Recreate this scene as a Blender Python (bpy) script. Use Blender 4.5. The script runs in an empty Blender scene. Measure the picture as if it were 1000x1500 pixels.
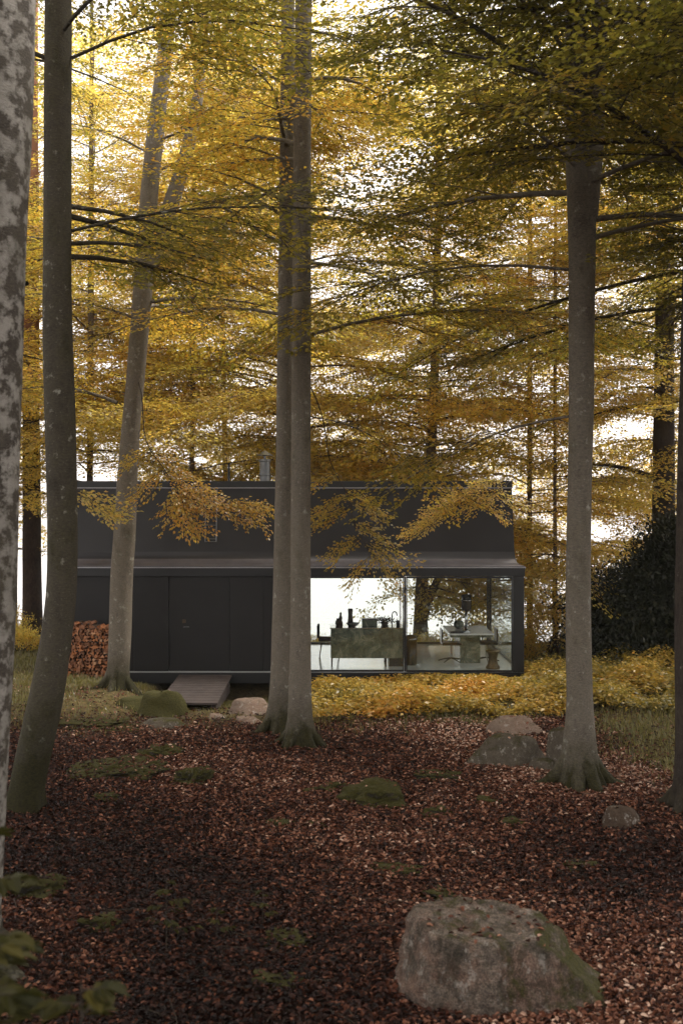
import bpy, bmesh, math, random
import numpy as np
from mathutils import Vector, noise
R = math.radians
rng = np.random.default_rng(7)
random.seed(5)
sc = bpy.context.scene
COL = sc.collection
F = 1480.0; EYE = 3.6

def at(px, py, D):                      # a point at distance D seen at this place of the 1000x1500 view
    return np.array([(px-500)/F*D, D, EYE-(py-750)/F*D])
def proj(p):
    D = np.maximum(p[..., 1], 0.1)
    return 500+p[..., 0]/D*F, 750-(p[..., 2]-EYE)/D*F

# ------------------------------------------------------------------ ids
def tag(o, label=None, cat=None, group=None, kind=None):
    if label: o['label'] = label
    if cat: o['category'] = cat
    if group: o['group'] = group
    if kind: o['kind'] = kind
    return o
def empty(name, loc=(0, 0, 0), rz=0, **k):
    o = bpy.data.objects.new(name, None); COL.objects.link(o)
    o.location = [float(v) for v in loc]; o.rotation_euler.z = rz; o.empty_display_size = .2
    return tag(o, **k)
def link(name, me, mats, parent=None, smooth=False):
    o = bpy.data.objects.new(name, me); COL.objects.link(o)
    if not isinstance(mats, (list, tuple)): mats = [mats]
    for m in mats: me.materials.append(m)
    if smooth: me.polygons.foreach_set('use_smooth', [True]*len(me.polygons))
    if parent is not None:
        o.parent = parent
    return o
def bm_obj(name, bm, mats, parent=None, smooth=False):
    me = bpy.data.meshes.new(name); bm.to_mesh(me); bm.free()
    return link(name, me, mats, parent, smooth)
def quads_mesh(name, V, tint=None, midx=None):
    """V: (n,4,3) separate quads"""
    n = len(V)
    me = bpy.data.meshes.new(name)
    me.vertices.add(n*4); me.vertices.foreach_set('co', np.ascontiguousarray(V, dtype=np.float32).ravel())
    me.loops.add(n*4); me.loops.foreach_set('vertex_index', np.arange(n*4, dtype=np.int32))
    me.polygons.add(n); me.polygons.foreach_set('loop_start', np.arange(0, n*4, 4, dtype=np.int32))
    if midx is not None: me.polygons.foreach_set('material_index', midx.astype(np.int32))
    me.update(calc_edges=True)
    if tint is not None:
        a = me.attributes.new('tint', 'FLOAT', 'FACE'); a.data.foreach_set('value', tint.astype(np.float32))
    return me
def grid_mesh(name, P, closed_u=False):
    """P: (nv,nu,3) shared grid"""
    nv, nu = P.shape[:2]
    i = np.arange(nv-1)[:, None]; j = np.arange(nu if closed_u else nu-1)[None, :]
    jn = (j+1) % nu
    Fq = np.stack([i*nu+j, i*nu+jn, (i+1)*nu+jn, (i+1)*nu+j], -1).reshape(-1, 4)
    return P.reshape(-1, 3), Fq
def raw_mesh(name, V, Fq):
    me = bpy.data.meshes.new(name)
    me.vertices.add(len(V)); me.vertices.foreach_set('co', np.ascontiguousarray(V, dtype=np.float32).ravel())
    n = len(Fq); me.loops.add(n*4); me.loops.foreach_set('vertex_index', Fq.astype(np.int32).ravel())
    me.polygons.add(n); me.polygons.foreach_set('loop_start', np.arange(0, n*4, 4, dtype=np.int32))
    me.update(calc_edges=True)
    return me

# ------------------------------------------------------------------ materials
def mat(name):
    m = bpy.data.materials.new(name); m.use_nodes = True
    nt = m.node_tree; nt.nodes.clear()
    out = nt.nodes.new('ShaderNodeOutputMaterial')
    return m, nt, out
def N(nt, t, **k):
    n = nt.nodes.new(t)
    for a, v in k.items():
        if a in n.inputs: n.inputs[a].default_value = v
        else: setattr(n, a, v)
    return n
def ramp(nt, fac, stops, interp='LINEAR'):
    r = nt.nodes.new('ShaderNodeValToRGB'); r.color_ramp.interpolation = interp
    e = r.color_ramp.elements
    while len(e) < len(stops): e.new(.5)
    for k, (p, c) in enumerate(stops):
        e[k].position = p; e[k].color = (*c, 1) if len(c) == 3 else c
    nt.links.new(fac, r.inputs[0]); return r.outputs[0]
def mixc(nt, fac, a, b):
    m = nt.nodes.new('ShaderNodeMix'); m.data_type = 'RGBA'
    for s, v in ((m.inputs[0], fac), (m.inputs[6], a), (m.inputs[7], b)):
        if isinstance(v, bpy.types.NodeSocket): nt.links.new(v, s)
        elif isinstance(v, (int, float)): s.default_value = v
        else: s.default_value = (*v, 1)
    return m.outputs[2]
def pr(nt, out, base, rough=.6, spec=.5, metal=0, bump=None, bstr=.3, bdist=.02, coat=0):
    p = N(nt, 'ShaderNodeBsdfPrincipled')
    if isinstance(base, bpy.types.NodeSocket): nt.links.new(base, p.inputs['Base Color'])
    else: p.inputs['Base Color'].default_value = (*base, 1)
    if isinstance(rough, bpy.types.NodeSocket): nt.links.new(rough, p.inputs['Roughness'])
    else: p.inputs['Roughness'].default_value = rough
    p.inputs['Specular IOR Level'].default_value = spec; p.inputs['Metallic'].default_value = metal
    p.inputs['Coat Weight'].default_value = coat
    if bump is not None:
        b = N(nt, 'ShaderNodeBump'); b.inputs['Strength'].default_value = bstr; b.inputs['Distance'].default_value = bdist
        nt.links.new(bump, b.inputs['Height']); nt.links.new(b.outputs[0], p.inputs['Normal'])
    nt.links.new(p.outputs[0], out.inputs[0]); return p
def tex(nt, kind, scale, detail=4, rough=.6, vec=None, stretch=None, **k):
    t = N(nt, {'noise': 'ShaderNodeTexNoise', 'vor': 'ShaderNodeTexVoronoi'}[kind])
    t.inputs['Scale'].default_value = scale
    if kind == 'noise': t.inputs['Detail'].default_value = detail; t.inputs['Roughness'].default_value = rough
    for a, v in k.items(): setattr(t, a, v)
    if vec is None:
        vec = N(nt, 'ShaderNodeTexCoord').outputs['Object']
    if stretch:
        mp = N(nt, 'ShaderNodeMapping'); mp.inputs['Scale'].default_value = stretch
        nt.links.new(vec, mp.inputs[0]); vec = mp.outputs[0]
    nt.links.new(vec, t.inputs['Vector']); return t
def mth(nt, op, a, b=0.0, c=None, clamp=False):
    m = N(nt, 'ShaderNodeMath'); m.operation = op; m.use_clamp = clamp
    for s, v in zip(m.inputs, (a, b, c)):
        if v is None: continue
        if isinstance(v, bpy.types.NodeSocket): nt.links.new(v, s)
        else: s.default_value = v
    return m.outputs[0]

def m_simple(name, col, rough=.6, spec=.5, metal=0, var=.25, scale=20, bstr=.1):
    m, nt, out = mat(name)
    t = tex(nt, 'noise', scale)
    lo = [c*(1-var) for c in col]; hi = [min(1, c*(1+var)) for c in col]
    c = ramp(nt, t.outputs[0], [(.3, lo), (.7, hi)])
    pr(nt, out, c, rough, spec, metal, t.outputs[0], bstr, .005)
    return m

def m_leaf(name, stops, tstops, trans=.5, gloss=.06):
    m, nt, out = mat(name)
    a = N(nt, 'ShaderNodeAttribute'); a.attribute_name = 'tint'
    # a slow drift between greener and more golden boughs
    t = tex(nt, 'noise', .45, 2)
    f = mth(nt, 'ADD', a.outputs['Fac'], mth(nt, 'MULTIPLY_ADD', t.outputs[0], .8, -.40), clamp=True)
    d = N(nt, 'ShaderNodeBsdfDiffuse'); tr = N(nt, 'ShaderNodeBsdfTranslucent')
    nt.links.new(ramp(nt, f, stops), d.inputs[0]); nt.links.new(ramp(nt, f, tstops), tr.inputs[0])
    mx = N(nt, 'ShaderNodeMixShader'); mx.inputs[0].default_value = trans
    nt.links.new(d.outputs[0], mx.inputs[1]); nt.links.new(tr.outputs[0], mx.inputs[2])
    g = N(nt, 'ShaderNodeBsdfGlossy'); g.inputs['Roughness'].default_value = .4
    m2 = N(nt, 'ShaderNodeMixShader'); m2.inputs[0].default_value = gloss
    nt.links.new(mx.outputs[0], m2.inputs[1]); nt.links.new(g.outputs[0], m2.inputs[2])
    nt.links.new(m2.outputs[0], out.inputs[0]); return m

M = {}
M['leaf'] = m_leaf('beech_leaf',
    [(0, (.10, .10, .016)), (.35, (.24, .19, .026)), (.7, (.38, .26, .03)), (1, (.48, .25, .03))],
    [(0, (.34, .33, .045)), (.35, (.60, .48, .065)), (.7, (.80, .56, .075)), (1, (.88, .48, .06))], .52)
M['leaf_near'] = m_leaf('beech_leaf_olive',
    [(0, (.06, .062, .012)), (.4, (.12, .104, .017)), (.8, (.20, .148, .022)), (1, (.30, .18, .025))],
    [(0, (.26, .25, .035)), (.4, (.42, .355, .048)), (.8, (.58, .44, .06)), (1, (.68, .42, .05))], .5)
M['leaf_gold'] = m_leaf('golden_leaf',
    [(0, (.22, .19, .04)), (.35, (.42, .32, .06)), (.7, (.56, .38, .065)), (1, (.60, .32, .045))],
    [(0, (.56, .50, .09)), (.35, (.82, .68, .14)), (.7, (.94, .73, .14)), (1, (.95, .60, .10))], .68)
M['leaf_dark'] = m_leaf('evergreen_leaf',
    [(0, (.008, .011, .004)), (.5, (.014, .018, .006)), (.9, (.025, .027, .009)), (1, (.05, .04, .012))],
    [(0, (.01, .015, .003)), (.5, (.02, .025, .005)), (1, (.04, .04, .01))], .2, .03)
M['leaf_green'] = m_leaf('sapling_leaf',
    [(0, (.020, .021, .007)), (.5, (.038, .036, .011)), (1, (.075, .064, .017))],
    [(0, (.03, .034, .008)), (.5, (.05, .052, .012)), (1, (.08, .075, .015))], .3, .01)
M['shrub'] = m_leaf('undergrowth_leaf',
    [(0, (.10, .095, .018)), (.35, (.32, .24, .04)), (.7, (.56, .37, .06)), (1, (.62, .30, .045))],
    [(0, (.25, .22, .04)), (.5, (.58, .42, .07)), (1, (.7, .36, .06))], .35)
M['grass'] = m_leaf('grass_blade',
    [(0, (.06, .065, .014)), (.5, (.15, .14, .03)), (1, (.30, .25, .08))],
    [(0, (.08, .09, .02)), (.5, (.2, .18, .04)), (1, (.3, .24, .08))], .35)

def m_litter():
    m, nt, out = mat('fallen_leaf')
    a = N(nt, 'ShaderNodeAttribute'); a.attribute_name = 'tint'
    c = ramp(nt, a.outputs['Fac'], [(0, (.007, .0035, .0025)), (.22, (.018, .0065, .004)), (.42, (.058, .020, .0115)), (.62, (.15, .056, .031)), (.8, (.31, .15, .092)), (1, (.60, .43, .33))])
    pr(nt, out, c, .5, .15); return m
M['litter'] = m_litter()

def m_ground():
    m, nt, out = mat('forest_soil')
    t = tex(nt, 'noise', 9, 8, .75); t2 = tex(nt, 'vor', 26); t3 = tex(nt, 'noise', .5, 4)
    c = ramp(nt, t.outputs[0], [(.3, (.010, .006, .005)), (.55, (.035, .017, .013)), (.75, (.09, .045, .034))])
    g = ramp(nt, t.outputs[0], [(.3, (.03, .026, .01)), (.6, (.11, .08, .03)), (.8, (.2, .14, .06))])
    a = N(nt, 'ShaderNodeAttribute'); a.attribute_name = 'grassy'
    c = mixc(nt, a.outputs['Fac'], c, g)
    h = mth(nt, 'ADD', t.outputs[0], t2.outputs[0])
    pr(nt, out, c, .9, .2, 0, h, .8, .03); return m
M['ground'] = m_ground()

def m_bark(name, dark, light, moss=.6, lichen=.15, mossh=1.2, furrow=False, red=None, lichcol=(.42, .42, .36)):
    m, nt, out = mat(name)
    tc = N(nt, 'ShaderNodeTexCoord').outputs['Object']
    n1 = tex(nt, 'noise', 3.0, 8, .7, tc, (1, 1, .6)); n2 = tex(nt, 'noise', 28, 6, .7, tc, (1, 1, .35 if furrow else 2.5))
    n3 = tex(nt, 'noise', 7, 6, .65, tc); n4 = tex(nt, 'vor', 22, vec=tc)
    c = ramp(nt, mth(nt, 'ADD', mth(nt, 'MULTIPLY', n1.outputs[0], .6), mth(nt, 'MULTIPLY', n2.outputs[0], .4)),
             [(.36, dark), (.62, light)])
    if red is not None:
        sx = N(nt, 'ShaderNodeSeparateXYZ'); nt.links.new(tc, sx.inputs[0])
        f = mth(nt, 'MULTIPLY_ADD', sx.outputs[2], .3, -1.9, clamp=True)
        c = mixc(nt, f, c, red)
    # pale lichen blotches
    lf = ramp(nt, n3.outputs[0], [(.64-lichen*.8, (0, 0, 0)), (.69-lichen*.8, (.55, .55, .55)), (.76-lichen*.8, (1, 1, 1))])
    dots = ramp(nt, n4.outputs[0], [(.10, (1, 1, 1)), (.16, (0, 0, 0))])
    c = mixc(nt, mth(nt, 'MULTIPLY', lf, .75), c, lichcol)
    c = mixc(nt, mth(nt, 'MULTIPLY', dots, .13), c, lichcol)
    # moss: strong round the foot, blotchy up the stem
    sx = N(nt, 'ShaderNodeSeparateXYZ'); nt.links.new(tc, sx.inputs[0])
    hf = mth(nt, 'MULTIPLY_ADD', sx.outputs[2], -1.0/mossh, 1.0)
    hf = mth(nt, 'MAXIMUM', hf, .05)
    mf = mth(nt, 'MULTIPLY', mth(nt, 'ADD', mth(nt, 'MULTIPLY', hf, .62), mth(nt, 'MULTIPLY_ADD', n1.outputs[0], 1.7, -.80)), 4*moss, clamp=True)
    mc = ramp(nt, n2.outputs[0], [(.35, (.008, .008, .003)), (.7, (.045, .04, .010))])
    c = mixc(nt, mf, c, mc)
    h = mth(nt, 'ADD', n2.outputs[0], mth(nt, 'MULTIPLY', n1.outputs[0], 1.4))
    pr(nt, out, c, .85, .25, 0, h, 1.0 if furrow else .7, .04 if furrow else .025); return m
M['beech'] = m_bark('beech_bark', (.07, .060, .047), (.26, .225, .18), .45, .06, .9)
M['beech_dark'] = m_bark('beech_bark_mossy', (.026, .022, .015), (.10, .086, .062), .6, .03, 1.6)
M['lichen_bark'] = m_bark('lichen_bark', (.028, .022, .017), (.10, .085, .07), .3, .215, .6, lichcol=(.36, .34, .31))
M['pine'] = m_bark('pine_bark', (.02, .015, .013), (.075, .052, .042), .1, -.3, 1, True, red=(.30, .15, .10))
M['dark_bark'] = m_bark('dark_bark', (.018, .014, .011), (.07, .055, .045), .2, -.05, .6, True)
M['shore_bark'] = m_bark('shore_bark', (.07, .055, .04), (.20, .16, .12), .2, .05, .6)  # paler than the near bark, distance haze put into the colour
M['twig'] = m_simple('twig_bark', (.045, .035, .026), .8, .2)

def m_rock(name, a, b, moss, pink=0, scale=3.0, mdir=(0, 0, .25), lich_a=.5, patch=0):
    m, nt, out = mat(name)
    tc = N(nt, 'ShaderNodeTexCoord').outputs['Object']
    n1 = tex(nt, 'noise', scale, 9, .7, tc); n2 = tex(nt, 'noise', scale*5, 7, .75, tc); n3 = tex(nt, 'noise', scale*1.6, 7, .7, tc, (1, 1.3, .8))
    c = ramp(nt, mth(nt, 'MULTIPLY_ADD', n2.outputs[0], .55, mth(nt, 'MULTIPLY', n1.outputs[0], .45)), [(.34, a), (.66, b)])
    if pink: c = mixc(nt, mth(nt, 'MULTIPLY', ramp(nt, n1.outputs[0], [(.46, (0, 0, 0)), (.56, (1, 1, 1))]), pink), c, (.24, .105, .065))
    grit = tex(nt, 'noise', scale*22, 5, .8, tc); c = mixc(nt, mth(nt, 'MULTIPLY', ramp(nt, grit.outputs[0], [(.46, (1, 1, 1)), (.6, (0, 0, 0))]), .6), c, a)
    lich = ramp(nt, tex(nt, 'noise', scale*2.6, 8, .75, tc, (1.3, 1, 1)).outputs[0], [(.57, (0, 0, 0)), (.61, (1, 1, 1))])
    c = mixc(nt, mth(nt, 'MULTIPLY', lich, lich_a), c, (.50, .47, .42))
    if patch:
        pn = tex(nt, 'noise', scale*1.15, 9, .78, tc, (1.2, 1.2, .7)); pn.inputs['Distortion'].default_value = .6
        c = mixc(nt, mth(nt, 'MULTIPLY', ramp(nt, pn.outputs[0], [(.50, (0, 0, 0)), (.56, (1, 1, 1))]), patch), c, (.022, .020, .010))
    g = N(nt, 'ShaderNodeNewGeometry'); dt = N(nt, 'ShaderNodeVectorMath', operation='DOT_PRODUCT'); nt.links.new(g.outputs['Normal'], dt.inputs[0]); dt.inputs[1].default_value = mdir
    mf = mth(nt, 'MULTIPLY', mth(nt, 'ADD', mth(nt, 'ADD', dt.outputs['Value'], n3.outputs[0]), moss-1.0), 7, clamp=True)
    mc = ramp(nt, grit.outputs[0], [(.3, (.014, .014, .003)), (.55, (.065, .060, .010)), (.8, (.17, .14, .024))])
    c = mixc(nt, mf, c, mc)
    h = mth(nt, 'ADD', mth(nt, 'ADD', n2.outputs[0], mth(nt, 'MULTIPLY', grit.outputs[0], .35)), mth(nt, 'MULTIPLY', mf, .5))
    pr(nt, out, c, .85, .3, 0, h, 1.0, .05); return m
M['rock_big'] = m_rock('boulder_stone', (.012, .010, .008), (.60, .47, .37), .41, .5, 3.4, (.30, .0, .08), .5, .55)
M['rock_grey'] = m_rock('grey_stone', (.07, .058, .042), (.21, .175, .13), .34)
M['rock_pale'] = m_rock('pale_stone', (.18, .13, .10), (.38, .29, .22), .2, .3)
M['rock_brown'] = m_rock('brown_stone', (.06, .04, .026), (.14, .095, .065), .2)
M['rock_moss'] = m_rock('mossy_stone', (.04, .035, .025), (.12, .10, .08), .66, 0, 5)

M['steel'] = m_simple('black_steel', (.0125, .012, .014), .5, .4, 0, .25, 1.5, .02)
M['ledge'] = m_simple('sky_sheen_steel', (.085, .077, .082), .5, .5, 0, .25, 3, .02)  # same roof steel, sky reflection on the flared eave painted in as paler colour
M['wall'] = m_simple('black_panel', (.005, .005, .0053), .45, .4, 0, .3, 2.5, .03)
M['frame'] = m_simple('black_frame', (.005, .0065, .008), .4, .5, 0, .15, 3, .0)
M['trim'] = m_simple('metal_trim', (.30, .30, .32), .4, .5, .6, .1, 10, 0)
M['pipe'] = m_simple('flue_steel', (.16, .17, .18), .35, .5, .8, .2, 6, 0)
M['floor'] = m_simple('pale_floor', (.62, .66, .67), .16, 1.0, 0, .08, 1.2, 0)
M['ceil'] = m_simple('dark_ceiling', (.03, .032, .034), .5)
M['black'] = m_simple('black_lacquer', (.012, .014, .015), .3, .5)
M['white'] = m_simple('white_top', (.75, .77, .78), .18, 1.0, 0, .05)
M['wood'] = m_simple('walnut', (.10, .055, .03), .5)
M['bronze'] = m_simple('bronze', (.09, .065, .04), .35, .5, .6)
M['chrome'] = m_simple('chrome', (.5, .52, .54), .2, .5, 1, .05)
M['fabric'] = m_simple('blue_grey_fabric', (.06, .065, .085), .9, .2)
M['yellow'] = m_simple('yellow_metal', (.5, .28, .02), .5)
M['clay'] = m_simple('dark_clay', (.05, .04, .035), .6)
M['deck'] = m_simple('weathered_board', (.06, .048, .045), .7, .3, 0, .3, 5, .3)
def m_marble():
    m, nt, out = mat('green_marble')
    t = tex(nt, 'noise', 2.6, 9, .75, distortion=1.6) if False else tex(nt, 'noise', 2.6, 9, .75)
    t.inputs['Distortion'].default_value = 1.6
    c = ramp(nt, t.outputs[0], [(.35, (.035, .05, .042)), (.52, (.11, .135, .11)), (.60, (.25, .25, .20)), (.66, (.06, .085, .07))])
    pr(nt, out, c, .25, .5); return m
M['marble'] = m_marble()
def m_logend():
    m, nt, out = mat('split_log')
    oi = N(nt, 'ShaderNodeObjectInfo'); t = tex(nt, 'noise', 40, 4)
    c = ramp(nt, oi.outputs['Random'], [(0, (.20, .09, .05)), (.5, (.36, .16, .085)), (.8, (.52, .20, .08)), (1, (.60, .36, .22))])
    c = mixc(nt, mth(nt, 'MULTIPLY', t.outputs[0], .6), c, (.05, .03, .02))
    pr(nt, out, c, .85, .2, 0, t.outputs[0], .5, .01); return m
M['log'] = m_logend()
M['logbark'] = m_simple('log_bark', (.07, .045, .033), .9, .2, 0, .4, 30, .4)
def m_glass():
    m, nt, out = mat('window_glass')
    lw = N(nt, 'ShaderNodeLayerWeight'); lw.inputs['Blend'].default_value = .5
    f = mth(nt, 'MULTIPLY_ADD', mth(nt, 'POWER', lw.outputs['Facing'], 4.0), .85, .05, clamp=True)
    tr = N(nt, 'ShaderNodeBsdfTransparent'); tr.inputs[0].default_value = (.955, .975, .965, 1)
    g = N(nt, 'ShaderNodeBsdfGlossy'); g.inputs['Roughness'].default_value = .01; g.inputs[0].default_value = (.9, .95, .97, 1)
    mx = N(nt, 'ShaderNodeMixShader'); nt.links.new(f, mx.inputs[0]); nt.links.new(tr.outputs[0], mx.inputs[1]); nt.links.new(g.outputs[0], mx.inputs[2])
    nt.links.new(mx.outputs[0], out.inputs[0]); return m
M['glass'] = m_glass()
def m_water():
    m, nt, out = mat('lake_water')
    tc = N(nt, 'ShaderNodeTexCoord').outputs['Object']
    t = tex(nt, 'noise', 1.2, 5, .6, tc, (.5, 1.6, 1))
    p = pr(nt, out, (.22, .22, .22), .12, 1.0, 0, t.outputs[0], .15, .03); p.inputs['IOR'].default_value = 1.5
    return m
M['water'] = m_water()

# ------------------------------------------------------------------ primitives in a bmesh
def bx(bm, x0, x1, y0, y1, z0, z1, bev=0):
    vs = [bm.verts.new(v) for v in ((x0, y0, z0), (x1, y0, z0), (x1, y1, z0), (x0, y1, z0), (x0, y0, z1), (x1, y0, z1), (x1, y1, z1), (x0, y1, z1))]
    fs = [bm.faces.new([vs[i] for i in q]) for q in ((0, 3, 2, 1), (4, 5, 6, 7), (0, 1, 5, 4), (1, 2, 6, 5), (2, 3, 7, 6), (3, 0, 4, 7))]
    if bev:
        es = list({e for f in fs for e in f.edges})
        bmesh.ops.bevel(bm, geom=es, offset=bev, segments=2, affect='EDGES', profile=.5)
    return bm
def lathe(bm, prof, c=(0, 0, 0), n=24):
    rings = [[bm.verts.new((c[0]+r*math.cos(2*math.pi*i/n), c[1]+r*math.sin(2*math.pi*i/n), c[2]+z)) for i in range(n)] for r, z in prof]
    for a, b in zip(rings, rings[1:]):
        for i in range(n): bm.faces.new((a[i], a[(i+1) % n], b[(i+1) % n], b[i]))
    bm.faces.new(rings[0][::-1]); bm.faces.new(rings[-1]); return bm
def tube(bm, pts, r, n=8):
    pts = [Vector(p) for p in pts]; rings = []
    for k, p in enumerate(pts):
        d = (pts[min(k+1, len(pts)-1)]-pts[max(k-1, 0)]).normalized()
        u = d.cross(Vector((0, 0, 1)) if abs(d.z) < .9 else Vector((1, 0, 0))).normalized(); v = d.cross(u)
        rr = r[k] if isinstance(r, (list, tuple)) else r
        rings.append([bm.verts.new(p+(u*math.cos(2*math.pi*i/n)+v*math.sin(2*math.pi*i/n))*rr) for i in range(n)])
    for a, b in zip(rings, rings[1:]):
        for i in range(n): bm.faces.new((a[i], a[(i+1) % n], b[(i+1) % n], b[i]))
    bm.faces.new(rings[0][::-1]); bm.faces.new(rings[-1]); return bm
def NB(): return bmesh.new()
def box_o(name, m, parent, *a, bev=0): return bm_obj(name, bx(NB(), *a, bev=bev), m, parent)

# ------------------------------------------------------------------ ground
def sstep(a, b, x):
    t = np.clip((x-a)/(b-a), 0, 1); return t*t*(3-2*t)
_ph = rng.uniform(0, 6.28, 24); _fr = rng.uniform(-1, 1, (24, 2))
def wob(x, y):
    z = np.zeros(np.broadcast(x, y).shape)
    for k in range(24):
        f = .35*1.16**k; d = _fr[k]/np.linalg.norm(_fr[k])*f
        z = z+np.sin(x*d[0]+y*d[1]+_ph[k])*(.05/(1+.9*k*.6))
    return z
def gz(x, y):
    x = np.asarray(x, float); y = np.asarray(y, float)
    z = .02+wob(x, y)*.9
    z = z+(1-sstep(1.2, 6.2, y))*1.85                                   # the knoll the view is taken from
    z = z-.10*sstep(16, 20, y)-.27*sstep(20, 23.5, y)*sstep(-7.5, -5, x)*(1-sstep(5, 9, x))-.15*sstep(24, 29, y)
    z = z+.15*sstep(16, 19, y)*(1-sstep(22, 25, y))*(1-sstep(-5.2, -3.6, x))
    z = z-.32*sstep(18.9, 20.2, y)*(1-sstep(22.5, 23.5, y))*sstep(-4.3, -3.7, x)*(1-sstep(-.9, -.3, x))
    z = z-3.2*sstep(31, 38, y)
    far = sstep(60, 200, np.hypot(x, y-15)); z = z*(1-far)+far*(-3.4*sstep(0, 40, y)+1.5*(1-sstep(0, 40, y)))
    return z
def axis(lo, hi, d, far_lo, far_hi):
    a = list(np.arange(lo, hi+1e-6, d)); s = d
    while a[-1] < far_hi: s *= 1.35; a.append(a[-1]+s)
    s = d
    while a[0] > far_lo: s *= 1.35; a.insert(0, a[0]-s)
    return np.array(a)
gx = axis(-12, 12, .12, -3000, 3000); gy = axis(-1, 36, .12, -3000, 5000)
GX, GY = np.meshgrid(gx, gy)
V, Fq = grid_mesh('g', np.stack([GX, GY, gz(GX, GY)], -1))
me = raw_mesh('ground', V, Fq)
def grassy(x, y):
    """0..1: where grass and low plants take over from fallen leaves"""
    n = wob(x*3.1+5, y*3.1)*6
    back = sstep(16.6, 18.8, y+n*1.3)
    left = sstep(-4.6, -6.2, x+n*.5)*sstep(14.5, 17, y+n) if False else (1-sstep(-6.4, -5.2, x+n*.5))*sstep(14.5, 17, y+n)
    right = sstep(3.6, 4.6, x+n*.4)*sstep(12.3, 14.2, y+n*.7)
    return np.clip(np.maximum(np.maximum(back, left), right), 0, 1)
a = me.attributes.new('grassy', 'FLOAT', 'POINT'); a.data.foreach_set('value', grassy(V[:, 0], V[:, 1]).astype(np.float32))
tag(link('ground', me, M['ground'], smooth=True), kind='structure')
bmw = NB(); bmw.faces.new([bmw.verts.new(v) for v in ((-3000, 31, -.95), (3000, 31, -.95), (3000, 5000, -.95), (-3000, 5000, -.95))])
tag(bm_obj('water', bmw, M['water']), kind='structure')

def ground_frames(x, y):
    e = .05
    n = np.stack([-(gz(x+e, y)-gz(x-e, y))/(2*e), -(gz(x, y+e)-gz(x, y-e))/(2*e), np.ones_like(x)], -1)
    return n/np.linalg.norm(n, axis=1, keepdims=True)

# ------------------------------------------------------------------ leaf geometry
def leaf_quads(P, A, Nn, L, W, fold=.25, fine=False):
    """P base points, A axis unit, Nn normal unit -> (n*k,4,3)"""
    S = np.cross(Nn, A); S /= np.linalg.norm(S, axis=1, keepdims=True)+1e-9
    U = np.cross(A, S)
    L = L[:, None]; W = W[:, None]
    if not fine:
        b = P; t = P+A*L
        l = P+A*L*.45+S*W*.5+U*W*fold; r = P+A*L*.45-S*W*.5+U*W*fold
        return np.stack([b, r, t, l], 1)
    b = P; t = P+A*L-U*L*.12
    l1 = P+A*L*.28+S*W*.42+U*W*fold; l2 = P+A*L*.66+S*W*.36+U*W*fold*.6
    r1 = P+A*L*.28-S*W*.42+U*W*fold; r2 = P+A*L*.66-S*W*.36+U*W*fold*.6
    q = np.stack([np.stack([b, t, l2, l1], 1), np.stack([b, r1, r2, t], 1)], 1)
    return q.reshape(-1, 4, 3)
def unit(v): return v/(np.linalg.norm(v, axis=-1, keepdims=True)+1e-9)

def tri_seg(p, q, r):
    d = unit(q-p); u = unit(np.cross(d, np.array([.3, .2, 1.]))); v = np.cross(d, u)
    ang = [0, 2.09, 4.19]; a = [p+(u*math.cos(t)+v*math.sin(t))*r for t in ang]; b = [q+(u*math.cos(t)+v*math.sin(t))*r*.7 for t in ang]
    return [[a[i], a[(i+1) % 3], b[(i+1) % 3], b[i]] for i in range(3)]

def spray_template(length, leaf, gap, fine=False):
    """a flat beech spray along +x; returns leaves (n,4,3), twigs (m,4,3)"""
    P, A, Nn, Ls, Ws, tw = [], [], [], [], [], []
    k = 0; x = .06*length; z = lambda x: -.16*x*x/length+.03*math.sin(x*6)
    tips = []
    while x < length:
        s = 1 if k % 2 else -1
        tips.append((x, s)); x += random.uniform(.09, .14)*max(.7, gap/.055)**.5; k += 1
    tw += tri_seg(np.array([0, 0, 0.]), np.array([length*.5, 0, z(length*.5)]), .006) + tri_seg(np.array([length*.5, 0, z(length*.5)]), np.array([length, 0, z(length)]), .004)
    for (x, s) in tips+[(length*.97, 0)]:
        f = 1-x/length
        sl = (.14+.42*length*math.sin(math.pi*min(1, (.25+.75*f))*.8))*random.uniform(.6, 1.1)
        ang = s*random.uniform(.6, 1.0); d = np.array([math.cos(ang), math.sin(ang), random.uniform(-.18, .08)])
        p0 = np.array([x, 0, z(x)])
        if leaf < .10: tw += tri_seg(p0, p0+d*sl, .003)
        y = .03; kk = 0
        while y < sl:
            ss = 1 if kk % 2 else -1
            la = ang+ss*random.uniform(.4, .9); b = p0+d*y+np.array([0, 0, -.10*y*y/max(sl, .1)])
            P.append(b); A.append([math.cos(la), math.sin(la), random.uniform(-.45, .1)])
            Nn.append([random.gauss(0, .33), random.gauss(0, .33), 1]); q = leaf*random.uniform(.75, 1.15)
            Ls.append(q); Ws.append(q*random.uniform(.55, .68)); y += gap*random.uniform(.75, 1.3); kk += 1
        P.append(p0+d*sl); A.append(list(d)); Nn.append([random.gauss(0, .3), random.gauss(0, .3), 1]); Ls.append(leaf); Ws.append(leaf*.6)
    A = unit(np.array(A)); Nn = unit(np.array(Nn))
    return leaf_quads(np.array(P), A, Nn, np.array(Ls), np.array(Ws), .22, fine), np.array(tw)
TPL = {}
for key, (leaf, gap, fine) in {'fine': (.072, .045, True), 'mid': (.088, .066, False), 'back': (.112, .094, False), 'coarse': (.30, .20, False)}.items():
    TPL[key] = [spray_template(l, leaf, gap, fine) for l in (.7, .95, 1.2, 1.5) for _ in range(3)]

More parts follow.
